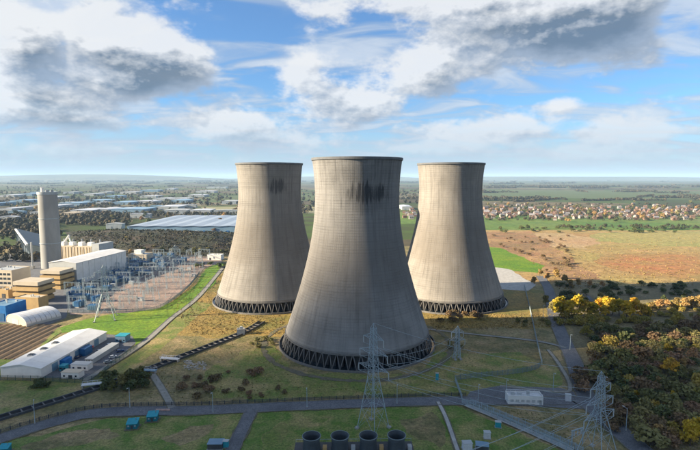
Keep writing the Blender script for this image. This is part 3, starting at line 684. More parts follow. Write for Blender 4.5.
t = thing('office_block', 'pale boxy office block at the left edge behind the filter houses', 'office', G(-10, 286), R(-8)); flat_block(t, 'wall', 0, 24, 0, 22, 0, 15, M_cream, M_pgrey)
for k in range(3):
    for q in range(5): b = MB(); b.box(2+q*4.3, 5+q*4.3, -.15, -.003, 2.5+k*4.2, 4.5+k*4.2); b.build('window', M_glass, t)
# turbine hall: long white shed with panelled side
hall = gable_shed('turbine_hall', 'long white turbine hall with panelled side wall beside the substation', 'turbine hall', (50, 284), -8.5, 29, 78, 21, 23, M_pgrey, M_white, 9, wallpanels=9, wp_mat=M_white)
b = MB(); b.box(9, 15, -.2, -.003, 0, 8); b.build('roller_door', M_grey, hall)
# beige boiler block of five modules with vents
t = thing('boiler_house', 'row of beige boiler modules with white roof vents behind the chimney', 'boiler house', (-372, 575, 0), R(-10))
for k in range(5):
    x0 = k*12.6
    o = flat_block(t, 'module', x0, x0+12.1, 0, 26, 0, 20 - (k % 2)*.6, M_cream)
    b = MB(); b.box(x0+3, x0+8.5, 5, 11, 19.4, 24); b.build('roof_vent', M_white, t)
    b = MB(); b.bar((x0+10.5, 18, 19.4), (x0+10.5, 18, 26), 1.1, 8); b.build('exhaust_pipe', M_spaint, t)
    for q in range(3): b = MB(); b.box(x0+1.5+q*4.0, x0+1.9+q*4.0, -.3, -.003, 1, 19); b.build('pilaster', M_tanclad, t)
b = MB(); b.box(63.2, 73, 0, 26, 0, 23); b.build('stair_tower', M_pgrey, t)
b = MB(); b.bar((20, 8, 24), (26, 9, 32), 1.2, 6); b.bar((30, 8, 19), (25, 9, 31), .9, 6); b.build('duct', M_white, t)
M_slate = mat('slate_metal', (.075,.10,.115), (.05,.07,.085), rough=.5, scale=.1, coord='object')
# sloped blue-grey plant
t = thing('conveyor_gallery', 'sloping blue grey roofed gallery left of the chimney', 'gallery', (-400, 585, 0), R(38))
for k in range(14):
    b = MB(); y0 = k*16; y1 = y0+15.2; z0 = 20
    slab(b, (0, y0, z0), (30, y0, z0-11), (30, y1, z0-11), (0, y1, z0), .5); b.build('roof_panel', M_slate, t)
b = MB(); b.box(.8, 29, 1, 223, 0, 8.6); b.build('wall', M_slate, t)
b = MB(); b.box(-2.4, -.3, 0, 224, 18.5, 20.2); b.build('edge_beam', M_white, t)
for k in range(8): b = MB(); b.bar((-1.2, 3+k*31, 0), (-1.2, 3+k*31, 18.5), .5, 4); b.build('prop', M_steel, t)
# chimney
t = thing('chimney', 'tall round grey concrete chimney of the power station', 'chimney', (-341, 536, 0))
b = MB(); b.lathe([(10.4, 0), (10.2, 30), (9.9, 60), (9.7, 84), (9.7, 85.5), (8.8, 85.5), (8.8, 70)], 40); b.build('shaft', mat('chimney_concrete', (.27,.27,.26), (.21,.21,.20), scale=.12, coord='object', stretch=(1, 1, .25)), t, True)
b = MB(); b.lathe([(9.75, 83.4), (10.25, 83.5), (10.25, 86.2), (9.0, 86.2), (9.0, 83.4)], 40, close=True); b.build('crown_band', M_grey, t)
for k in range(4):
    a = k*math.pi/2+.5; b = MB(); b.bar((4.6*math.cos(a), 4.6*math.sin(a), 70), (4.6*math.cos(a), 4.6*math.sin(a), 88.5 if k != 2 else 91), 1.6, 12); b.build('flue', M_spaint if k != 2 else M_white, t)
for k in range(2): b = MB(); b.lathe([(10.45-k*.2, 28+28*k), (10.7-k*.2, 28.2+28*k), (10.7-k*.2, 29+28*k), (10.4-k*.2, 29+28*k)], 40, close=True); b.build('platform', M_grey, t)
t = thing('flue_mast', 'thin grey pipe mast standing against the foot of the chimney', 'mast', (-359, 530, 0)); b = MB(); b.bar((0, 0, 0), (0, 0, 30), .9, 8); b.build('pipe', M_pgrey, t); b = MB(); b.box(-1.5, 1.5, -1.5, 1.5, 0, 3); b.build('base', M_conc, t)
# ------------------------------------------------------------------ substation
gan = thing('busbar_gantry', 'grey steel gantry in the substation yard', 'gantry', (0,0,0), 0, 'substation gantries')
for x in (-7, 7):
    b = MB()
    for (dx, dy) in ((-.7,-.7), (.7,-.7), (.7,.7), (-.7,.7)): b.bar((x+dx, dy, 0), (x+dx*.5, dy*.5, 11.5), .09)
    for k in range(6): b.bar((x-.65, -.65, k*1.9), (x+.6, -.6, (k+1)*1.9), .05); b.bar((x+.65, .65, k*1.9), (x-.6, .6, (k+1)*1.9), .05)
    b.build('post', M_steel, gan)
b = MB()
for (dy, dz) in ((-.5, 0), (.5, 0), (0, .9)): b.bar((-7.3, dy, 10.6+dz), (7.3, dy, 10.6+dz), .09)
for k in range(8): b.bar((-7+k*1.8, -.5, 10.6), (-6.1+k*1.8, 0, 11.5), .08); b.bar((-6.1+k*1.8, 0, 11.5), (-5.2+k*1.8, .5, 10.6), .08)
b.build('beam', M_steel, gan)
for x in (-4, 0, 4): b = MB(); b.bar((x, 0, 10.5), (x, 0, 8.0), .24, 6); b.build('insulator', M_insul, gan)
trf = thing('transformer', 'navy transformer with white bushings in the substation yard', 'transformer', (0,0,0), 0, 'substation transformers')
b = MB(); b.box(-3.5, 3.5, -2, 2, .6, 5); b.build('tank', M_navy, trf); b = MB(); b.box(-4.2, 4.2, -2.6, 2.6, 0, .6); b.build('plinth', M_conc, trf)
for s in (-1, 1):
    b = MB()
    for k in range(8): b.box(-3.2+k*.85, -2.8+k*.85, s*2.05 if s > 0 else -3.4, 3.4 if s > 0 else -2.05, 1, 4.6)
    b.build('radiator', M_bluegrey, trf)
for x in (-2, 0, 2): b = MB(); b.bar((x, 0, 5), (x, 0, 8), .35, 8, .2); b.build('bushing', M_insul, trf)
post = thing('insulator_post', 'pale insulator post on a steel stand in the substation yard', 'insulator', (0,0,0), 0, 'substation insulator posts')
b = MB(); b.bar((0,0,0), (0,0,2.6), .22, 4); b.build('stand', M_steel, post); b = MB(); b.bar((0,0,2.6), (0,0,5.2), .32, 6, .2); b.build('insulator', M_insul, post)
brk = thing('switchgear_cabinet', 'low pale switchgear cabinet in the substation yard', 'cabinet', (0,0,0), 0, 'substation cabinets')
b = MB(); b.box(-2.2, 2.2, -1.2, 1.2, 0, 2.8); b.build('body', M_pgrey, brk); b = MB(); b.box(-2.4, 2.4, -1.4, 1.4, 2.8, 3.0); b.build('roof', M_grey, brk); b = MB(); b.box(-1.8, -.2, -1.25, -1.203, .2, 2.5); b.build('door', M_grey, brk)
def in_poly(x, y, poly):
    c = False; n = len(poly)
    for i in range(n):
        x0, y0 = poly[i]; x1, y1 = poly[(i+1) % n]
        if (y0 > y) != (y1 > y) and x < (x1-x0)*(y-y0)/(y1-y0)+x0: c = not c
    return c
sub_poly = [tuple(G(*p)[:2]) for p in [(74, 311), (70, 285), (88, 264), (150, 257), (214, 255), (202, 268), (184, 288), (158, 306), (128, 311)]]
ang = R(-6); first = {}
def put(proto, x, y, rz):
    if proto.name not in first: first[proto.name] = 1; proto.location = (x, y, .07); proto.rotation_euler = (0, 0, rz); return proto
    return copy_tree(proto, None, (x, y, .07), rz)
r = random.Random(11)
for gx in range(-360, -80, 20):
    for gy in range(360, 660, 24):
        x, y = gx + r.uniform(-2, 2) + (gy-460)*.1, gy + r.uniform(-2, 2)
        if in_poly(x, y, sub_poly) and r.random() < .9: put(gan, x, y, ang + (math.pi/2 if r.random() < .3 else 0))
for gx in range(-360, -80, 6):
    for gy in range(350, 660, 9):
        x, y = gx + r.uniform(-1.5, 1.5), gy + r.uniform(-3, 3)
        if in_poly(x, y, sub_poly):
            q = r.random(); blue = in_poly(x, y, [tuple(G(*p)[:2]) for p in [(66, 312), (66, 270), (92, 260), (170, 256), (190, 262), (130, 280), (104, 300), (98, 312)]])
            if blue and q < .34: put(trf, x, y, ang + (math.pi/2 if r.random() < .5 else 0))
            elif q < .32: put(post, x, y, ang)
            elif q < .355: put(brk, x, y, ang)
t = thing('relay_building', 'low white relay building at the far corner of the substation', 'relay building', G(207, 260), R(-6)); flat_block(t, 'wall', 0, 18, 0, 10, 0, 6, M_white, M_white); b = MB(); b.box(3, 5, -.15, -.003, 0, 3); b.build('door', M_dark, t)
t = thing('control_building', 'pale control building with a stepped roof between the hall and the mound', 'control building', G(128, 262), R(-6)); flat_block(t, 'wall', 0, 24, 0, 16, 0, 9, M_cream, M_pgrey); flat_block(t, 'upper_floor', 6, 15, 4, 12, 9.003, 14, M_white)
for q in range(5): b = MB(); b.box(2+q*4.3, 4.6+q*4.3, -.15, -.003, 3, 5.5); b.build('window', M_glass, t)
# ------------------------------------------------------------------ pylons and cables
def pylon(label, loc, rotz, H_, base, waist_z, waist, top_w, arms, leg_r=.17, group=None):
    t = thing('electricity_pylon', label, 'pylon', loc, rotz, group)
    def half(z):
        return (base + (waist-base)*z/waist_z)/2 if z < waist_z else (waist + (top_w-waist)*(z-waist_z)/(H_-waist_z))/2
    cs = ((-1,-1), (1,-1), (1,1), (-1,1))
    for (a, c) in cs:
        b = MB(); h0, h1, h2 = half(0), half(waist_z), half(H_-2)
        b.bar((a*h0, c*h0, -.2), (a*h1, c*h1, waist_z), leg_r*1.25); b.bar((a*h1, c*h1, waist_z), (a*h2, c*h2, H_-2), leg_r); b.bar((a*h2, c*h2, H_-2), (0, 0, H_), leg_r*.8); b.build('leg', M_steel, t)
        f = MB(); f.box(a*h0-.7, a*h0+.7, c*h0-.7, c*h0+.7, 0, .7); f.build('footing', M_conc, t)
    b = MB(); z = 0; br = leg_r*.46
    while z < H_-2.5:
        w = half(z)*2; z1 = min(z + max(w*.95, 1.6), H_-2); h0, h1 = half(z), half(z1)
        for i in range(4):
            (a, c), (a2, c2) = cs[i], cs[(i+1) % 4]
            b.bar((a*h0, c*h0, z), (a2*h1, c2*h1, z1), br, 4, cap=False); b.bar((a2*h0, c2*h0, z), (a*h1, c*h1, z1), br, 4, cap=False); b.bar((a*h1, c*h1, z1), (a2*h1, c2*h1, z1), br, 4, cap=False)
        z = z1
    o = b.build('bracing', M_steel, t); o['kind'] = 'stuff'
    tips = []
    for (za, sp) in arms:
        for s in (-1, 1):
            b = MB(); h = half(za); hz = half(za+2.2)
            tip = Vector((s*sp, 0, za+.3))
            for c in (-1, 1):
                b.bar((s*h, c*h, za), tip, leg_r*.7); b.bar((s*hz, c*hz, za+2.2), tip, leg_r*.6)
                for q in (.3, .6): b.bar(Vector((s*h, c*h, za)).lerp(tip, q), Vector((s*hz, c*hz, za+2.2)).lerp(tip, q), br*.8); b.bar(Vector((s*h, c*h, za)).lerp(tip, q), Vector((s*h, -c*h, za)).lerp(tip, q+.12), br*.7)
            b.build('cross_arm', M_steel, t)
            i = MB(); i.bar(tip, tip - Vector((0, 0, 3.0)), .20, 6); i.build('insulator', M_insul, t)
            tips.append(Matrix.Rotation(rotz, 4, 'Z') @ (tip - Vector((0, 0, 3.0))) + Vector(loc))
    tips.append(Matrix.Rotation(rotz, 4, 'Z') @ Vector((0, 0, H_)) + Vector(loc))
    return tips
cab_n = 0
def cable(a, b, sag, label, group, r_=.06):
    mb = MB(); pts = []
    for i in range(25):
        t = i/24; p = a.lerp(b, t); p.z -= 4*sag*t*(1-t); pts.append(p)
    mb.path(pts, r_, 4); return tag(mb.build('power_cable', M_steel, None), label, 'cable', group)
p1 = pylon('tall lattice pylon standing in front of the nearest cooling tower', G(373, 428), R(-42), 44.5, 9.4, 22, 3.2, 1.6, [(25.5, 7.8), (32, 7.2), (38, 5.2)], .125)
p2 = pylon('lattice pylon cut by the lower edge beside the road junction', G(597, 457), R(30), 33, 10.5, 18, 2.6, 1.5, [(16, 9.0), (21.5, 8.0), (27, 6.0)], .13)
p3 = pylon('small lattice pylon between the front and sandy towers', G(457, 359), R(10), 19.5, 3.2, 8, 2.2, 1.6, [(11, 4.5), (15.5, 3.6)], .15)
p4 = pylon('wide legged pylon on the lime grass below the substation', G(106, 319), R(20), 40, 13.5, 19, 3.6, 1.8, [(22, 9.0), (28.5, 8.0), (34.5, 6)], .17)
p5 = pylon('slim pylon at the far corner of the substation', G(176, 272), R(20), 30, 6, 14, 2.4, 1.5, [(17, 5.5), (22, 5), (26, 4)], .16)
for i in range(7): cable(p1[i], p2[i], 3.0, 'pale power cable sagging between the front pylon and the one by the junction', 'cables between the two foreground pylons')
for i in range(4): cable(p1[i], p3[i], 4.0, 'pale power cable running back to the small pylon', 'cables to the small pylon')
for i in range(6): cable(p4[i], p5[i], 5.0, 'pale power cable over the substation yard', 'cables over the substation')
for i in range(6): cable(p2[i], p2[i] + Vector((-95, -45, -6)), 3.0, 'pale power cable leaving the foreground over the lower edge', 'cables leaving over the lower edge')
# low terminal gantry and sealing ends near the junction
t = thing('terminal_gantry', 'low white terminal gantry beside the pylon at the junction', 'gantry', G(577, 446), R(25))
for x in (-3, 3): b = MB(); b.bar((x, 0, 0), (x, 0, 7), .22); b.build('post', M_steel, t)
b = MB(); b.bar((-3.4, 0, 6.8), (3.4, 0, 6.8), .25); b.build('beam', M_steel, t)
for x in (-2, 0, 2): b = MB(); b.bar((x, 0, 6.6), (x, 0, 4.6), .25, 6); b.build('insulator', M_insul, t)
# ------------------------------------------------------------------ beamed channel
ch_ln = smooth_line([G(*p) for p in [(-25, 428), (0, 419), (105, 386), (185, 356), (243, 333), (262, 322)]])
t = thing('channel', 'long dark sunken channel crossed by pale concrete beams', 'channel')
for s in (1, -1):
    a, c = offset_line(ch_ln, s*2.0), offset_line(ch_ln, s*2.4); b = MB()
    for i in range(len(ch_ln)-1):
        u = Vector((0, 0, 1.1)); g0 = Vector((0, 0, .0))
        b.quad(a[i]+u, a[i+1]+u, c[i+1]+u, c[i]+u); b.quad(a[i], a[i+1], a[i+1]+u, a[i]+u); b.quad(c[i+1], c[i], c[i]+u, c[i+1]+u)
    b.build('side_wall', M_dark, t)
a, c = offset_line(ch_ln, 2.0), offset_line(ch_ln, -2.0); b = MB()
for i in range(len(ch_ln)-1): b.quad(*(q + Vector((0, 0, .12)) for q in (c[i], c[i+1], a[i+1], a[i])))
b.build('channel_bed', M_pack, t)
bb = MB(); bb.box(-.22, .22, -2.0, 2.0, .55, .95); bme = bb.mesh('cross_beam', M_col)
rl = resample(ch_ln, 4.2)
for i, p in enumerate(rl[:-1]):
    d = rl[i+1]-p; link('cross_beam', bme, t, (p.x, p.y, 0), math.atan2(d.y, d.x))
for (px, py, w, rot, lab) in [(92, 387, 9, 15, 'white footbridge slab over the channel near the hedge'), (170, 361, 11, -10, 'white footbridge over the middle of the channel'), (150, 373, 7, -8, 'blue and white sluice platform at the end of the gravel path')]:
    t = thing('footbridge', lab, 'footbridge', G(px, py), R(rot)); b = MB(); b.box(-w/2, w/2, -1.2, 1.2, 1.4, 1.75); b.build('deck', M_wpaint if px != 150 else M_bluegrey, t)
    for s in (-1.15, 1.15):
        b = MB(); b.bar((-w/2, s, 2.8), (w/2, s, 2.8), .1)
        for q in range(5): b.bar((-w/2+w*q/4, s, 1.7), (-w/2+w*q/4, s, 2.8), .08)
        b.build('railing', M_wpaint, t)
    for s in (-w/2+.4, w/2-.4): b = MB(); b.box(s-.3, s+.3, -1, 1, 0, 1.4); b.build('pier', M_conc, t)
t = thing('valve_box', 'pale concrete valve box at the top end of the channel', 'valve box', G(241, 334), R(12)); flat_block(t, 'body', -2.5, 2.5, -2, 2, 0, 3.2, M_pale, M_wpaint)
# ------------------------------------------------------------------ fences
def fence(name, label, px, h, bay, kind, m, world=None):
    ln = smooth_line([G(*p) for p in px], 6) if world is None else world
    pts = resample(ln, bay); t = thing(name, label, 'fence'); pb = MB()
    if kind == 'palisade':
        n = int(bay/.34)
        for k in range(n): x = (k+.5)*bay/n; pb.box(x-.07, x+.07, -.02, .02, .1, h)
        pb.box(0, bay, .02, .08, .45, .57); pb.box(0, bay, .02, .08, h-.6, h-.48)
    else:
        n = int(bay/.3)
        for k in range(n): x = (k+.5)*bay/n; pb.box(x-.03, x+.03, -.02, .02, .05, h)
        for k in range(7): z = .1+(h-.15)*k/6; pb.box(0, bay, -.02, .02, z-.03, z+.03)
    pm = pb.mesh('panel', m); q = MB(); q.box(-.09, .09, -.09, .09, -.1, h+.15); qm = q.mesh('post', m)
    for i, p in enumerate(pts):
        link('post', qm, t, (p.x, p.y, .1))
        if i < len(pts)-1: d = pts[i+1]-p; link('panel', pm, t, (p.x, p.y, .1), math.atan2(d.y, d.x))
    return t
fence('mesh_fence', 'dark teal mesh fence around the white warehouse yard', [(-15, 380), (40, 381), (90, 382), (112, 366), (140, 346)], 2.6, 4.0, 'mesh', M_gfence)
fence('palisade_fence', 'grey palisade fence running diagonally below the white gatehouse', [(462, 404), (500, 420), (540, 438), (562, 448), (580, 458)], 2.8, 3.0, 'palisade', M_steel)
road('path', [(466, 405), (503, 420.5), (543, 438), (565, 448), (583, 458)], 3.0, M_pale, .1, False)
fence('palisade_fence', 'second grey palisade fence across the narrow walkway below the gatehouse', [(470, 404), (506, 419), (546, 437), (569, 447), (588, 457)], 2.8, 3.0, 'palisade', M_steel)
fence('palisade_fence', 'short grey palisade fence between the road and the back fence', [(455, 381), (459, 392), (463, 403)], 2.8, 3.0, 'palisade', M_steel)
fence('palisade_fence', 'dark palisade fence curving behind the gatehouse yard', [(455, 380.5), (480, 377.5), (515, 374), (535, 370), (541, 366)], 2.8, 3.0, 'palisade', M_fence)
fence('palisade_fence', 'long straight fence running back beside the sandy tower', [(542, 365), (538, 348), (533, 325), (528, 302), (524, 286)], 2.8, 3.4, 'palisade', M_steel)
fence('palisade_fence', 'dark fence along the far edge of the main road', None, 1.7, 3.4, 'palisade', M_dark, offset_line(main_ln, 5.0)[:74])
fence('palisade_fence', 'fence around the lime grass edge of the substation', [(72, 313), (100, 313), (130, 312), (160, 308), (187, 289), (200, 273)], 2.6, 4.5, 'palisade', M_fence)
# ------------------------------------------------------------------ street lamps
lamp = None
def lamp_build():
    t = thing('street_lamp', 'slim grey street lamp along the site road', 'street lamp', (0,0,0), 0, 'street lamps along the site road')
    b = MB(); b.bar((0,0,0), (0,0,9.5), .17, 6, .10); b.build('mast', M_steel, t); b = MB(); b.bar((0,0,9.4), (1.5,0,9.8), .08, 5); b.build('arm', M_steel, t)
    b = MB(); b.box(1.3, 2.1, -.18, .18, 9.7, 9.9); b.build('lamp_head', M_pgrey, t); b = MB(); b.box(-.25, .25, -.25, .25, 0, .5); b.build('base', M_conc, t); return t
lamp = lamp_build()
for i, (px, py) in enumerate(sorted([(213, 413), (307, 408), (397, 404), (130, 408), (478, 404), (506, 399), (553, 392), (626, 431), (604, 396), (570, 350), (543, 318), (35, 424)])):
    p = G(px, py); put_loc = (p.x, p.y, .1); rz = R(-90 if py < 415 else 120)
    lb = ORD[i] + ' slim grey street lamp from the left along the site roads'
    if i == 0: lamp.location = put_loc; lamp.rotation_euler = (0, 0, rz); lamp['label'] = lb
    else: copy_tree(lamp, None, put_loc, rz, lb)
# ------------------------------------------------------------------ gatehouse, containers, cabinets, cooler
t = thing('gatehouse', 'long low white gatehouse with railed roof beside the site road', 'gatehouse', G(508, 404.5), R(-3)); flat_block(t, 'wall', 0, 15.6, 0, 5, 0, 3.6, M_white, M_wpaint)
for q in range(6): b = MB(); b.box(1+q*2.4, 2.5+q*2.4, -.12, -.003, 1.3, 2.5); b.build('window', mat('pale_glass', (.45,.46,.45), rough=.3), t)
b = MB(); b.box(14, 15.2, -.12, -.003, 0, 2.4); b.build('door', M_pgrey, t)
b = MB()
for y in (.2, 4.8):
    b.bar((.2, y, 5.0), (15.4, y, 5.0), .09)
    for q in range(8): b.bar((.2+q*2.17, y, 3.6), (.2+q*2.17, y, 5), .07)
b.build('railing', M_wpaint, t)
def teal_cabin(px, py, label, s=1.0):
    t = thing('chemical_kiosk', label, 'kiosk', G(px, py), R(8)); t.scale = (s,)*3
    b = MB(); b.box(-2.6, 2.6, -2, 2, 0, 3.0); b.build('wall', mat('dark_teal_wall', (.02,.16,.20), rough=.5), t)
    b = MB(); slab(b, (-2.8, -2.3, 2.9), (2.8, -2.3, 2.9), (2.8, 2.3, 4.1), (-2.8, 2.3, 4.1), .15); b.build('roof', M_teal, t)
    b = MB(); b.poly([(-2.6, -2, 3.0), (-2.6, 2, 4.0), (-2.6, 2, 3.0)]); b.poly([(2.6, -2, 3.0), (2.6, 2, 3.0), (2.6, 2, 4.0)]); b.poly([(2.6, 2, 3.0), (-2.6, 2, 3.0), (-2.6, 2, 4.0), (2.6, 2, 4.0)]); b.build('gable_wall', M_teal, t)
    b = MB(); b.box(-.6, .6, -2.08, -2.003, 0, 2.2); b.build('door', M_dark, t)
    b = MB(); b.box(-3.6, 3.6, -3.2, 2.8, 0, .3); b.build('slab', M_worn, t)
    for x in (-2.0, 1.2): b = MB(); b.box(x, x+.8, -2.1, -2.003, 1.5, 2.3); b.build('vent', M_grey, t)
    b = MB(); b.bar((1.4, .6, 3.6), (1.4, .6, 5.0), .14, 6); b.build('vent_pipe', M_spaint, t)
teal_cabin(133, 427.5, 'teal kiosk with sloping roof farther from the red barrier', .8)
teal_cabin(153, 420, 'teal kiosk with sloping roof beside the road crossing', .8)
teal_cabin(5, 452, 'teal kiosk cut by the lower left corner beside the road', .65)
t = thing('road_barrier', 'pale pink concrete barrier across the end of the gravel path', 'barrier', G(163, 411), R(0))
for k in range(3): b = MB(); b.box(-3+k*2.1, -1.1+k*2.1, -.3, .3, 0, .9); b.build('block', mat('pink_concrete', (.5,.33,.28), rough=.8), t)
for (px, py, w, h, m, lab) in [(487, 438, 2.4, 2.6, M_wpaint, 'white control cabinet on the grass near the palisade fence'), (498, 427, 2.2, 2.4, M_teal, 'small teal cabinet on the grass beside the palisade fence'), (467, 449, 3.4, 2.8, M_wpaint, 'white and blue cabinet at the lower edge beside the narrow path'), (482, 449, 4.6, 2.0, M_dark, 'dark low tank at the lower edge beside the white cabinet'), (216, 447, 5.5, 2.2, M_dark, 'dark low tank at the lower edge near the branch road'), (226, 447, 2.0, 2.6, M_teal, 'small teal cabinet at the lower edge beside the branch road'), (568, 401, 2.4, 3.2, M_wpaint, 'white kiosk at the road junction'), (437, 380, 1.4, 3.6, M_teal, 'slim teal cabinet on the rough grass left of the dark fence')]:
    t = thing('cabinet', lab, 'cabinet', G(px, py), R(rnd.uniform(-15, 15)))
    b = MB(); b.box(-w/2, w/2, -w*.35, w*.35, .15, h); b.build('body', m, t); b = MB(); b.box(-w/2-.15, w/2+.15, -w*.35-.15, w*.35+.15, h, h+.15); b.build('lid', M_pgrey if m != M_dark else M_bluegrey, t); b = MB(); b.box(-w/2-.3, w/2+.3, -w*.35-.3, w*.35+.3, 0, .15); b.build('plinth', M_conc, t)
cl = G(354, 452); zt = 4.6
t = thing('fan_cooler', 'bank of four round dark fan stacks at the lower edge', 'fan cooler', (cl.x, cl.y-4, -1.6), R(1))
b = MB(); b.box(-21.5, 21.5, -5, 5, .3, zt); b.build('casing', M_dark, t); b = MB(); b.box(-22, 22, -5.4, 5.4, zt, zt+.3); b.build('deck', M_dark, t)
for k in range(4):
    x = -15.6+k*10.4; b = MB()
    b.lathe([(3.4, zt+.3), (3.1, zt+2.6), (3.0, zt+4.2), (3.3, zt+5.9), (3.15, zt+5.9), (2.85, zt+4.2), (2.95, zt+1.4)], 36); fs = b.build('fan_stack', M_navy if k < 0 else mat('stack_grey', (.055,.068,.075), (.038,.048,.055), rough=.6, scale=.5, coord='object'), t, True, (x, 0, 0))
    f = MB(); f.bar((0, 0, zt+1.2), (0, 0, zt+2.2), .5, 10)
    for q in range(6): a = q*math.pi/3; f.poly([(.3*math.cos(a), .3*math.sin(a), zt+2.0), (2.7*math.cos(a-.1), 2.7*math.sin(a-.1), zt+1.9), (2.7*math.cos(a+.25), 2.7*math.sin(a+.25), zt+2.15)])
    f.build('fan', M_dark, fs)
    s = MB(); s.lathe([(3.35, zt+5.75), (3.45, zt+5.75), (3.45, zt+6.0), (3.25, zt+6.0)], 36, close=True); s.build('rim', M_fence, fs)
    m2 = MB(); m2.box(x+4.1, x+5.6, -1, 1, zt+.3, zt+1.9); m2.build('motor_housing', M_pgrey if k % 2 else M_tanclad, t)
for y in (-5.2, 5.2):
    b = MB(); b.bar((-21.8, y, zt+1.5), (21.8, y, zt+1.5), .07)
    for q in range(16): b.bar((-21.8+q*2.9, y, zt+.3), (-21.8+q*2.9, y, zt+1.5), .06)
    b.build('railing', M_steel, t)
# ------------------------------------------------------------------ industrial estate
def far_unit(x0, x1, yt, yg, h, roof, wall, label, group=None, rot=0, doors=2, name='industrial_unit'):
    a, b_ = G(x0, yg), G(x1, yg); Wd = (b_-a).length; Ld = min(95.0, max(14.0, G((x0+x1)/2, yt, h).y - a.y))
    t = thing(name, label, 'warehouse', a, R(rot), group); flat_block(t, 'wall', 0, Wd, 0, Ld, 0, h, wall)
    k = max(1, int(Wd/60)); 
    for i in range(k):
        xa, xb = Wd*i/k, Wd*(i+1)/k; b = MB(); e = h*.14
        slab(b, (xa-.3, -.5, h+.05), ((xa+xb)/2, -.5, h+e), ((xa+xb)/2, Ld+.5, h+e), (xa-.3, Ld+.5, h+.05), .4); slab(b, ((xa+xb)/2, -.5, h+e), (xb+.3, -.5, h+.05), (xb+.3, Ld+.5, h+.05), ((xa+xb)/2, Ld+.5, h+e), .4)
        b.poly([(xa, 0, h), (xb, 0, h), ((xa+xb)/2, 0, h+e)]); b.build('roof', roof, t)
    for i in range(doors): xx = Wd*(.2+.6*i/max(1, doors-1)); b = MB(); b.box(xx, xx+5, -.3, -.003, 0, h*.5); b.build('roller_door', M_grey, t)
    return t
M_wroof = mat('white_roof', (.50,.53,.58), (.42,.45,.50), rough=.5, scale=.02)
M_broof = mat('pale_blue_roof', (.24,.37,.50), (.19,.31,.44), rough=.5, scale=.02)
M_bwall = mat('blue_grey_wall', (.20,.32,.42), (.15,.25,.34), rough=.5, scale=.03)
# the huge distribution shed
t = thing('distribution_warehouse', 'huge pale flat roofed warehouse with blue walls beyond the mound', 'warehouse', G(127, 233), 0)
for k in range(8):
    x0 = k*34; b = MB(); slab(b, (x0, -1, 12), (x0+17, -1, 13.2), (x0+17, 250, 13.2), (x0, 250, 12), .4); slab(b, (x0+17, -1, 13.2), (x0+34, -1, 12), (x0+34, 250, 12), (x0+17, 250, 13.2), .4); b.build('roof', mat('blue_grey_roof', (.27,.33,.41), (.22,.28,.36), scale=.02, rough=.6), t)
b = MB(); b.box(.5, 271.5, 0, 249, 0, 11.9); b.build('wall', M_bwall, t)
for k in range(18): b = MB(); b.box(10+k*14.5, 14+k*14.5, -.3, -.003, 0, 4.5); b.build('dock_door', M_wpaint if k % 3 else M_blue, t)
EST = [(29, 41, 199, 208, 'w'), (59, 80, 199, 206, 'b'), (70, 92, 206, 214, 'w'), (94, 108, 207, 213, 'w'), (111, 143, 206, 213, 'b'), (112, 130, 198, 205, 'b'), (133, 153, 199, 204, 'w'), (153, 187, 194, 201, 'w'), (157, 178, 203, 210, 'w'), (163, 186, 209, 214, 'g'),
       (190, 210, 209, 214, 'w'), (214, 237, 210, 214, 'g'), (0, 17, 217, 221, 'w'), (106, 122, 224, 229, 'g'), (99, 107, 190, 194, 'w'), (10, 27, 198, 203, 'b'), (42, 57, 203, 209, 'w'), (84, 104, 198, 203, 'b'), (62, 74, 190, 194, 'g'), (120, 136, 190, 194, 'w'),
       (140, 158, 188, 192, 'b'), (165, 174, 187, 190, 'w'), (30, 48, 190, 194, 'b'), (0, 12, 206, 212, 'w'), (196, 214, 190, 193, 'w'), (222, 236, 200, 204, 'g'), (-12, -2, 200, 206, 'b'), (130, 150, 214, 218, 'w'), (60, 76, 212, 217, 'c'),
       (402, 412, 205, 210, 'w'), (44, 58, 196, 199, 'w'), (82, 96, 193, 196, 'w'), (104, 118, 195, 198, 'b'), (140, 156, 195, 198, 'w'), (170, 186, 199, 203, 'b'), (188, 204, 194, 197, 'w'), (0, 14, 194, 197, 'w'), (18, 32, 193, 196, 'b'), (60, 78, 202, 205, 'w'), (120, 140, 208, 212, 'w'), (178, 196, 205, 208, 'w'), (150, 162, 206, 209, 'b'), (96, 110, 202, 205, 'w'), (8, 24, 211, 215, 'b'), (30, 44, 212, 216, 'w'), (206, 226, 186, 188.5, 'w')]
RN = {'w': (M_wroof, M_pgrey, 'white roofed'), 'b': (M_broof, M_bwall, 'pale blue roofed'), 'g': (M_pgrey, M_grey, 'grey roofed'), 'c': (M_cream, M_cream, 'cream')}
for (x0, x1, yt, yg, c) in EST:
    a = RN[c]; far_unit(x0, x1, yt, yg, 10 if yg > 196 else 12, a[0], a[1], a[2] + ' industrial unit on the estate beyond the chimney', a[2] + ' units on the estate')
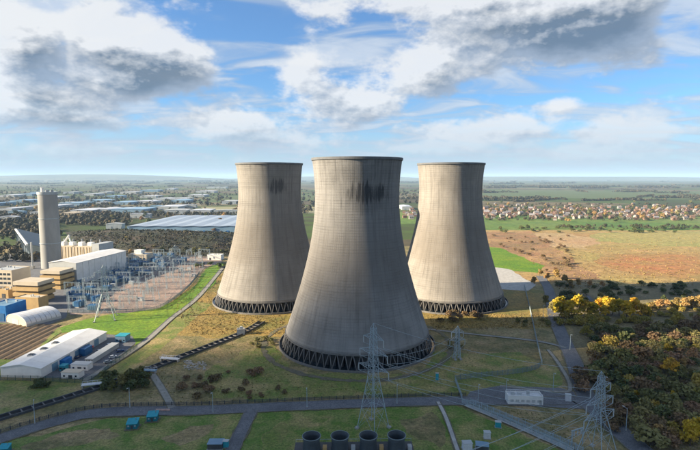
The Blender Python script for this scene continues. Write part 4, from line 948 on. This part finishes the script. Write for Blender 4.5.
# ------------------------------------------------------------------ town houses
def house_proto(wall, roof, label, group, w=9.0, l=8.0, h=5.2, rdg=8.2):
    t = thing('house', label, 'house', (0,0,0), 0, group)
    b = MB(); b.box(-w/2, w/2, -l/2, l/2, 0, h)
    for s in (-1, 1): p = [(s*w/2, -l/2, h), (s*w/2, l/2, h), (s*w/2, 0, rdg)]; b.poly(p if s > 0 else p[::-1])
    b.build('wall', wall, t)
    b = MB(); slab(b, (-w/2-.4, -l/2-.4, h-.2), (w/2+.4, -l/2-.4, h-.2), (w/2+.4, 0, rdg), (-w/2-.4, 0, rdg), .2); slab(b, (-w/2-.4, 0, rdg), (w/2+.4, 0, rdg), (w/2+.4, l/2+.4, h-.2), (-w/2-.4, l/2+.4, h-.2), .2); ro = b.build('roof', roof, t)
    c = MB(); c.box(w*.3, w*.3+1, -.5, .5, rdg-1, rdg+1.4); c.build('chimney', M_brick, ro)
    for x in (-w*.3, w*.15): b = MB(); b.box(x, x+1.6, -l/2-.08, -l/2-.003, 3.0, 4.4); b.build('window', M_glass, t)
    return t
HP = [house_proto(M_brick, M_tileo, 'brick house with an orange tiled roof in the town beyond the green field', 'brick houses in the town'),
      house_proto(M_render, M_tileo, 'pale rendered house with an orange tiled roof in the town beyond the field', 'pale orange roofed houses in the town'),
      house_proto(M_render, M_tileg, 'pale rendered house with a slate roof in the town beyond the field', 'pale slate roofed houses in the town', 10, 9),
      house_proto(M_brick, M_tileg, 'brick house with a slate roof in the town beyond the green field', 'slate roofed brick houses in the town', 12, 8, 5.2, 8.6)]
r = random.Random(5); used = []; fp = set(); cnt = 0
for k in range(4000):
    if cnt >= 270: break
    px, py = r.uniform(400, 720), r.triangular(204.5, 221, 214)
    if px < 484 and not (404 < px < 416 and py > 208): continue
    if px > 690 and r.random() < .5: continue
    p = G(px, py)
    if any((p.x-q[0])**2 + (p.y-q[1])**2 < 15**2 for q in used): continue
    used.append((p.x, p.y)); i = r.choices(range(4), (5, 4, 2, 3))[0]; rz = r.choice((0, 0, .3, -.35, 1.5, 1.3)) + r.uniform(-.15, .15); s = r.uniform(.85, 1.2)
    if i not in fp: fp.add(i); HP[i].location = p; HP[i].rotation_euler = (0, 0, rz); HP[i].scale = (s,)*3
    else: copy_tree(HP[i], None, p, rz, scale=s)
    cnt += 1
# ------------------------------------------------------------------ vegetation
def leafy(mb, blobs, n, size, seed, mslot=0, flat=.55):
    g = np.random.default_rng(seed); bl = np.array(blobs); w = bl[:, 3]**2; idx = g.choice(len(bl), n, p=w/w.sum())
    d = g.normal(size=(n, 3)); d /= np.linalg.norm(d, axis=1)[:, None]; d[:, 2] = np.where(d[:, 2] < -.35, -d[:, 2], d[:, 2])
    rad = bl[idx, 3]*(1 - .55*g.random(n)**2.2)*(1+.12*g.normal(size=n)); P_ = bl[idx, :3] + d*rad[:, None]*np.array([1, 1, .85])
    P_[:, 2] = np.maximum(P_[:, 2], .1)
    nr = d*flat + g.normal(size=(n, 3))*.55; nr /= np.linalg.norm(nr, axis=1)[:, None]
    u = np.cross(nr, g.normal(size=(n, 3))); u /= np.linalg.norm(u, axis=1)[:, None]; v = np.cross(nr, u)
    s = size*(.6+.8*g.random(n))[:, None]; u = u*s; v = v*s*.75
    for k in range(n):
        mb.quad(P_[k]-u[k], P_[k]-v[k]*.9, P_[k]+u[k], P_[k]+v[k], mslot)
def rand_blobs(r, n, R_, z0, z1, rb):
    out = []
    for _ in range(n):
        a = r.uniform(0, 6.28); z = r.uniform(z0, z1); q = R_*r.random()**.5*(1-.55*((z-z0)/(z1-z0+.01))); b = rb*r.uniform(.7, 1.2); out.append((q*math.cos(a), q*math.sin(a), z, b))
    return out
def tree_meshes(seed, leaf, n=900, size=.75, h=12.0):
    r = random.Random(seed); bl = rand_blobs(r, 13, h*.28, h*.26, h*.84, h*.18); c = MB(); leafy(c, bl, n, size, seed); cm = c.mesh('crown', leaf)
    t = MB(); top = Vector((r.uniform(-.4, .4), r.uniform(-.4, .4), h*.55)); t.bar((0, 0, -.3), top, h*.026, 6, h*.014)
    for q in bl: s = top.lerp(Vector((0, 0, h*.25)), r.uniform(0, .7)); t.bar(s, Vector(q[:3]), h*.010, 4, h*.003)
    return t.mesh('trunk', M_bark), cm
YT = [tree_meshes(40+i, M_yel) for i in range(4)]; OT = [tree_meshes(50+i, M_olive) for i in range(3)]
M_gold = mat('gold_leaf', (.40,.26,.09), (.29,.19,.07), scale=.3, rand=.25, trans=.2); GT = [tree_meshes(60+i, M_gold) for i in range(3)]
def plant_tree(kind, px, py, h, label, group):
    r_ = random.Random(int(px*7+py*13)); me = kind[r_.randrange(len(kind))]; p = G(px, py); t = thing('tree', label, 'tree', p, r_.uniform(0, 6), group); s = h/12.0; t.scale = (s*r_.uniform(.95, 1.25), s*r_.uniform(.95, 1.25), s)
    link('trunk', me[0], t); link('crown', me[1], t)
for i, (x, y, h) in enumerate(sorted([(561, 327, 14), (569, 326, 13), (577, 328, 15), (585, 325, 11), (592, 322, 10), (599, 321, 10), (608, 319, 13), (612, 328, 11), (619, 325, 12), (627, 326, 12.5), (634, 327, 12.5), (641, 329, 10), (648, 326, 8), (604, 327, 8), (555, 322, 9)])):
    plant_tree(YT, x, 314 + (y-326)*.5 + (i % 3)*2, h+1.2, ORD[i] + ' bright yellow autumn tree counted from the road in its row', 'yellow trees in the row right of the road')
plant_tree(YT, 670, 376, 10.5, 'yellow tree standing alone among the dark scrub', None); plant_tree(YT, 690, 446, 10.5, 'yellow tree at the lower right corner of the scrub', None); plant_tree(YT, 699, 438, 9, 'yellow tree on the right edge above the lower corner', None)
plant_tree(YT, 668, 354, 7, 'small mustard tree just above the lone yellow tree', None)
for i, (x, y, h) in enumerate(sorted([(652, 312, 8), (659, 310, 9.5), (667, 308, 7), (676, 308, 9), (684, 310, 11), (692, 309, 10), (700, 307, 10), (706, 305, 10), (547, 281, 9), (556, 279, 10), (565, 283, 9), (570, 288, 8), (590, 287, 7), (602, 288, 7), (578, 286, 7), (540, 276, 8), (645, 314, 7), (534, 284, 7)])):
    plant_tree(GT, x, y, h, ORD[i] + ' golden brown tree from the left along the tan field edge', 'golden trees along the tan field')
for (x, y, h) in [(122, 388, 7), (130, 384, 7.5), (137, 381, 6.5), (114, 391, 5.5), (142, 377, 6), (552, 312, 8), (546, 305, 8), (600, 300, 7), (575, 300, 7)]:
    plant_tree(OT, x, y, h, 'dark olive tree on the shaded site', 'dark olive trees on the site')
rt_ = random.Random(77); sp = []
for k in range(400):
    px, py = rt_.uniform(590, 706), rt_.uniform(332, 445)
    if in_poly(px, py, [(592, 332), (706, 322), (706, 446), (652, 446), (606, 392)]) and all((px-a)**2 + (py-b)**2 > 13**2 for a, b in sp): sp.append((px, py))
sp.sort()
for i, (px, py) in enumerate(sp[:32]):
    kd = rt_.choices((OT, GT, YT), (5, 4, 1))[0]; nm = {id(OT): 'olive', id(GT): 'golden brown', id(YT): 'yellow'}[id(kd)]
    plant_tree(kd, px, py, rt_.uniform(4.0, 6.8), nm + ' tree rising out of the dense scrub right of the road', nm + ' trees in the scrub')
def bush_mesh(seed, leaf, n, size):
    r = random.Random(seed); m = MB(); leafy(m, rand_blobs(r, 5, 1.9, .8, 2.4, 1.35), n, size, seed)
    for k in range(4): a = r.uniform(0, 6.28); m.bar((0, 0, 0), (1.3*math.cos(a), 1.3*math.sin(a), 2.2), .09, 4, .03, m=1)
    return m.mesh('bush', [leaf, M_bark])
M_must = mat('mustard_leaf', (.36,.28,.05), (.24,.20,.045), scale=.3, rand=.3, trans=.2)
BM = {'mustard': [bush_mesh(75+i, M_must, 420, .34) for i in range(2)], 'olive': [bush_mesh(70+i, M_olive, 420, .34) for i in range(4)], 'russet': [bush_mesh(80+i, M_brownleaf, 420, .34) for i in range(3)], 'dark': [bush_mesh(90+i, M_dkleaf, 420, .34) for i in range(3)]}
def bush(kind, p, s, label, group, r, nm='bush', cat='bush'):
    o = link(nm, r.choice(BM[kind]), None, (p.x, p.y, 0), r.uniform(0, 6)); o.scale = (s*r.uniform(.85, 1.3), s*r.uniform(.85, 1.3), s*r.uniform(.75, 1.1)); return tag(o, label, cat, group)
r = random.Random(21); scrub = [(586, 330), (640, 330), (702, 320), (702, 446), (650, 446), (622, 418), (600, 392), (588, 360)]; used = []; n = 0
for k in range(6000):
    if n >= 150: break
    px, py = r.uniform(570, 720), r.uniform(326, 462)
    if not in_poly(px, py, scrub): continue
    p = G(px, py)
    if any((p.x-q[0])**2 + (p.y-q[1])**2 < 6.6**2 for q in used): continue
    used.append((p.x, p.y)); kd = r.choices(('olive', 'russet', 'dark', 'mustard'), (6, 4, 1.2, 1.6))[0]; n += 1
    bush(kd, p, r.uniform(1.1, 2.3), {'olive': 'olive', 'russet': 'russet', 'dark': 'dark green', 'mustard': 'mustard yellow'}[kd] + ' bush in the dense scrub right of the road', kd + ' bushes of the scrub', r)
for (x0, x1, y0, y1, n, s0, s1, kd, lab) in [(24, 50, 382, 387, 7, .7, 1.0, 'dark', 'dark clipped shrub in front of the warehouse fence'), (104, 145, 374, 392, 16, .9, 1.5, 'dark', 'dark shrub in the clump at the corner of the warehouse yard'),
        (178, 285, 372, 400, 26, .5, 1.2, 'russet', 'brown bramble on the rough ground left of the front tower'), (250, 276, 335, 350, 8, .6, 1.1, 'olive', 'olive shrub beside the foot of the front tower'),
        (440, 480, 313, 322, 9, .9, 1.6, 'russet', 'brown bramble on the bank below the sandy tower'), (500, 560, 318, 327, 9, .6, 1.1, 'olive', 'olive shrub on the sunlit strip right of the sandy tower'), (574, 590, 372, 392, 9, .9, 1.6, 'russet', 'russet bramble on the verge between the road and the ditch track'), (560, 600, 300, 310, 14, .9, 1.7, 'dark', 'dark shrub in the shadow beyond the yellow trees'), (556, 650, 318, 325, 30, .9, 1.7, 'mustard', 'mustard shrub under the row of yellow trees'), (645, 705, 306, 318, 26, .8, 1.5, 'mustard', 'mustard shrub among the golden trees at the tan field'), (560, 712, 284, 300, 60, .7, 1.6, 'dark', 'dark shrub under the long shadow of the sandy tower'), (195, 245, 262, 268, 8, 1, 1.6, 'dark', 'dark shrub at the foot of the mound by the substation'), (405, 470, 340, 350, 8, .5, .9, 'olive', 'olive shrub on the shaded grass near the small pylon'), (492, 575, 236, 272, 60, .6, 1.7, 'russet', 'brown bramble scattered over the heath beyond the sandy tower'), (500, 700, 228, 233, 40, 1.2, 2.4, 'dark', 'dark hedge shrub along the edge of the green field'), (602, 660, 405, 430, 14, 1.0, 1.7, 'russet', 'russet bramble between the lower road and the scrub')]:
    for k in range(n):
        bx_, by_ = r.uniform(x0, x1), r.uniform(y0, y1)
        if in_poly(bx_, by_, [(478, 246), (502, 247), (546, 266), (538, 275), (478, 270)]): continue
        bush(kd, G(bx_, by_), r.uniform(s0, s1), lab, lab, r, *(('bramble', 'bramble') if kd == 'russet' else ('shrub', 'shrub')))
# trees of the town and estate, small in the picture
def far_tree_mesh(seed, leaf):
    r = random.Random(seed); m = MB(); leafy(m, rand_blobs(r, 6, 3, 4, 9, 2.6), 130, 1.15, seed); m.bar((0, 0, 0), (0, 0, 6), .35, 5, .2, m=1); return m.mesh('tree', [leaf, M_bark])
FT = [far_tree_mesh(100+i, (M_olive, M_brownleaf, M_dkleaf, M_gold)[i % 4]) for i in range(8)]
LF = ('olive', 'brown', 'dark green', 'golden')
def far_tree(px, py, s, where):
    k = r.randrange(8); p = G(px, py); o = link('tree', FT[k], None, (p.x, p.y, 0), r.uniform(0, 6)); o.scale = (s*r.uniform(.9, 1.3), s*r.uniform(.9, 1.3), s*r.uniform(.8, 1.1)); tag(o, LF[k % 4] + ' tree ' + where, 'tree', LF[k % 4] + ' trees ' + where)
for k in range(125): far_tree(r.uniform(484, 705), r.triangular(203, 223, 213), r.uniform(.8, 1.4), 'among the houses of the town')
for k in range(70): far_tree(r.uniform(0, 240), r.uniform(205, 226) if r.random() < .6 else r.uniform(190, 206), r.uniform(.7, 1.5), 'among the sheds of the estate')
for k in range(60): far_tree(r.uniform(105, 235), r.uniform(231, 256), r.uniform(.4, .9), 'on the mound behind the substation')
# woods and hedgerows too far off to count
def woodland(lines, seed):
    g = np.random.default_rng(seed); mb = MB()
    for (x0, x1, y0, y1, n, h) in lines:
        run = 0
        for _ in range(n):
            if y1 < 204:
                if run <= 0: p = G(g.uniform(x0, x1), g.uniform(y0, y1)); run = int(g.integers(8, 34)); th = g.choice((0.0, .12, -.1, .5, 1.3)) + g.normal()*.1; stp = h*g.uniform(.55, 1.1)
                p = p + Vector((math.cos(th)*stp, math.sin(th)*stp*1.6, 0)); run -= 1
            else: p = G(g.uniform(x0, x1), g.uniform(y0, y1))
            s = h*g.uniform(.6, 1.3); w = s*.55
            for q in range(44 if y0 > 203 else 16):
                d = g.normal(size=3); d /= np.linalg.norm(d); c = np.array([p.x, p.y, s*.55]) + d*np.array([w, w, s*.42]); u = np.cross(d, g.normal(size=3)); u /= np.linalg.norm(u); v = np.cross(d, u); a = s*(.16 if y0 > 203 else .30)*g.uniform(.6, 1.3)
                mb.quad(c-u*a, c-v*a, c+u*a, c+v*a)
    o = mb.build('woodland', M_farwood); struct(o, 'stuff'); o['label'] = 'dark distant woods and hedgerows between the far fields'; return o
woodland([(-20, 130, 214, 226, 420, 10), (130, 240, 213, 217, 120, 9), (-20, 60, 226, 236, 160, 10), (-20, 260, 186, 206, 900, 10), (20, 200, 204, 214, 260, 8), (470, 720, 186.5, 188.5, 700, 16), (470, 720, 192, 194, 180, 12), (470, 720, 197.5, 202, 420, 10), (395, 420, 186, 204, 80, 12), (300, 320, 190, 214, 60, 12), (-20, 720, 181, 184.5, 900, 22), (-20, 260, 179.8, 182, 500, 26), (470, 720, 199, 201, 160, 10), (484, 720, 204, 221, 520, 6.5), (560, 720, 226, 229.5, 120, 5), (215, 240, 240, 250, 40, 8), (0, 40, 236, 262, 60, 8), (-20, 240, 183, 188, 500, 14)], 3)
gm = np.random.default_rng(12); ub = MB(); up = [p for p in MOUND_PTS if p.z > 1.0]
for _ in range(1500):
    c0 = up[gm.integers(len(up))] + Vector((gm.uniform(-4, 4), gm.uniform(-5, 5), 0)); sz = gm.uniform(1.0, 3.2)
    for q in range(12):
        d = gm.normal(size=3); d /= np.linalg.norm(d); c1 = np.array(c0) + d*sz*np.array([1, 1, .7]) + np.array([0, 0, sz*.4]); u = np.cross(d, gm.normal(size=3)); u /= np.linalg.norm(u); v = np.cross(d, u); a = sz*.34*gm.uniform(.6, 1.3)
        ub.quad(c1-u*a, c1-v*a, c1+u*a, c1+v*a)
o = struct(ub.build('undergrowth', mat('mound_leaf', (.024,.034,.014), (.040,.036,.018), scale=.06, c3=(.062,.046,.024), s3=.03)), 'stuff'); o['label'] = 'dark green undergrowth covering the mound behind the substation'
# tussocks of rough grass on the near ground
def tussocks(name, polys, n, m, seed, hgt):
    g = np.random.default_rng(seed); mb = MB(); k = 0
    for poly, cnt in polys:
        xs_ = [q[0] for q in poly]; ys_ = [q[1] for q in poly]; c = 0
        for _ in range(cnt*8):
            if c >= cnt: break
            px, py = g.uniform(min(xs_), max(xs_)), g.uniform(min(ys_), max(ys_))
            if not in_poly(px, py, poly): continue
            c += 1; p = G(px, py); s = hgt*g.uniform(.5, 1.4)
            for q in range(4):
                a = g.uniform(0, 6.28); dx, dy = math.cos(a)*s*.7, math.sin(a)*s*.7; ox, oy = g.normal(0, s*.3, 2); i = len(mb.v)
                mb.v += [(p.x+ox-dx*.5, p.y+oy-dy*.5, .02), (p.x+ox+dx*.5, p.y+oy+dy*.5, .02), (p.x+ox+dx*.7+oy*.3, p.y+oy+dy*.6, s*.8), (p.x+ox-dx*.3, p.y+oy-dy*.4, s)]; mb.f.append((i, i+1, i+2, i+3)); mb.m.append(0)
    o = mb.build(name, m); struct(o, 'stuff'); return o
o = tussocks('grass', [([(165, 300), (230, 272), (285, 312), (285, 334), (195, 335)], 2600), ([(430, 314), (560, 314), (560, 327), (430, 331)], 1500)], 0, M_tuft, 5, .45); o['label'] = 'straw coloured tussock grass on the sunlit ground'
mid = [(205, 345), (290, 340), (440, 345), (545, 340), (548, 366), (455, 378), (448, 396), (180, 403), (120, 400), (110, 392)]
o = tussocks('grass', [(mid, 1200), ([(470, 409), (560, 410), (575, 440), (545, 438)], 150), ([(598, 330), (702, 325), (702, 450), (650, 448)], 2500)], 0, M_tuft2, 6, .36); o['label'] = 'dull olive tussock grass on the shaded ground'
M_tuft3 = mat('pale_tussock', (.29,.20,.080), (.21,.165,.058), scale=.03)
o = tussocks('grass', [([(500, 236), (702, 233), (702, 286), (560, 290)], 1500)], 0, M_tuft3, 8, .75); o['label'] = 'pale tussock grass over the wide tan field'
# rubble heap
t_r = random.Random(3)
mbk = MB()
for k in range(90):
    p = G(t_r.uniform(184, 206), t_r.uniform(361, 370)); s = t_r.uniform(.15, .6); mbk.box(p.x-s, p.x+s, p.y-s*.6, p.y+s*.6, 0, s*.9)
o = struct(mbk.build('rubble', M_conc), 'stuff'); o['label'] = 'pale concrete rubble strewn beside the channel'
# ------------------------------------------------------------------ cumulus above and behind the camera that shades the near ground
from mathutils import noise as mnoise
M_cloud = mat('cloud_white', (.85,.86,.88), rough=1.0, spec=0.0, trans=.3)
nt_ = M_cloud.node_tree; tr_ = nt_.nodes.new('ShaderNodeBsdfTransparent'); mx_ = nt_.nodes.new('ShaderNodeMixShader'); mx_.inputs[0].default_value = .83
src_ = nt_.nodes['Material Output'].inputs[0].links[0].from_socket; nt_.links.new(src_, mx_.inputs[1]); nt_.links.new(tr_.outputs[0], mx_.inputs[2]); nt_.links.new(mx_.outputs[0], nt_.nodes['Material Output'].inputs[0])
def cloud_obj(puffs, loc, seed):
    mb = MB()
    for k, (x, y, z, rad) in enumerate(puffs):
        i0 = len(mb.v); nu, nv = 20, 10
        for j in range(nv+1):
            for i in range(nu):
                th, ph = math.pi*j/nv, 2*math.pi*i/nu; d = Vector((math.sin(th)*math.cos(ph), math.sin(th)*math.sin(ph), math.cos(th))); w = 1+.25*mnoise.noise(d*1.7+Vector((k, seed, 0)))+.12*mnoise.noise(d*5+Vector((0, k, seed)))
                v = d*rad*w; mb.v.append((x+v.x, y+v.y, z+max(v.z, -.45*rad)))
        for j in range(nv):
            for i in range(nu): i2 = (i+1) % nu; mb.f.append((i0+j*nu+i, i0+j*nu+i2, i0+(j+1)*nu+i2, i0+(j+1)*nu+i)); mb.m.append(0)
    return struct(mb.build('cloud', M_cloud, None, True, loc))
zc = 1500.0; off = zc/math.tan(SUN_EL); sv = Vector((-math.sin(SUN_AZ), -math.cos(SUN_AZ), 0)); nv_ = Vector((-sv.y, sv.x, 0)); cr_ = random.Random(8); puffs = []
def cloud_edge(s): t = min(1, max(0, (s-95)/70)); return 284 - 46*t*t*(3-2*t)
for (back, rad, step) in ((38, 40, 34), (85, 58, 50), (150, 85, 75), (240, 110, 100), (340, 120, 110), (440, 120, 110), (530, 90, 110)):
    q = -430.0
    while q < 520:
        n_ = cloud_edge(q) - back + cr_.uniform(-.12, .12)*rad; p = sv*(q + cr_.uniform(-8, 8)) + nv_*n_; puffs.append((p.x, p.y, cr_.uniform(0, .5)*rad, rad*cr_.uniform(.9, 1.15))); q += step
cloud_obj(puffs, -sv*off + Vector((0, 0, zc)), 4)
# ------------------------------------------------------------------ haze: even pale air round the whole scene
hb = MB(); hb.box(-43500, 43500, -4000, 43500, -1.5, 285)
hm = bpy.data.materials.new('haze_air'); hm.use_nodes = True; N = hm.node_tree.nodes; N.clear()
pv = N.new('ShaderNodeVolumePrincipled'); pv.inputs['Color'].default_value = (.50, .73, 1.0, 1); pv.inputs['Density'].default_value = HAZE = 5.4e-5; pv.inputs['Anisotropy'].default_value = .0
mo = N.new('ShaderNodeOutputMaterial'); hm.node_tree.links.new(pv.outputs[0], mo.inputs['Volume'])
o = struct(hb.build('haze', hm), 'stuff'); o['label'] = 'pale blue haze in the air over the plain'
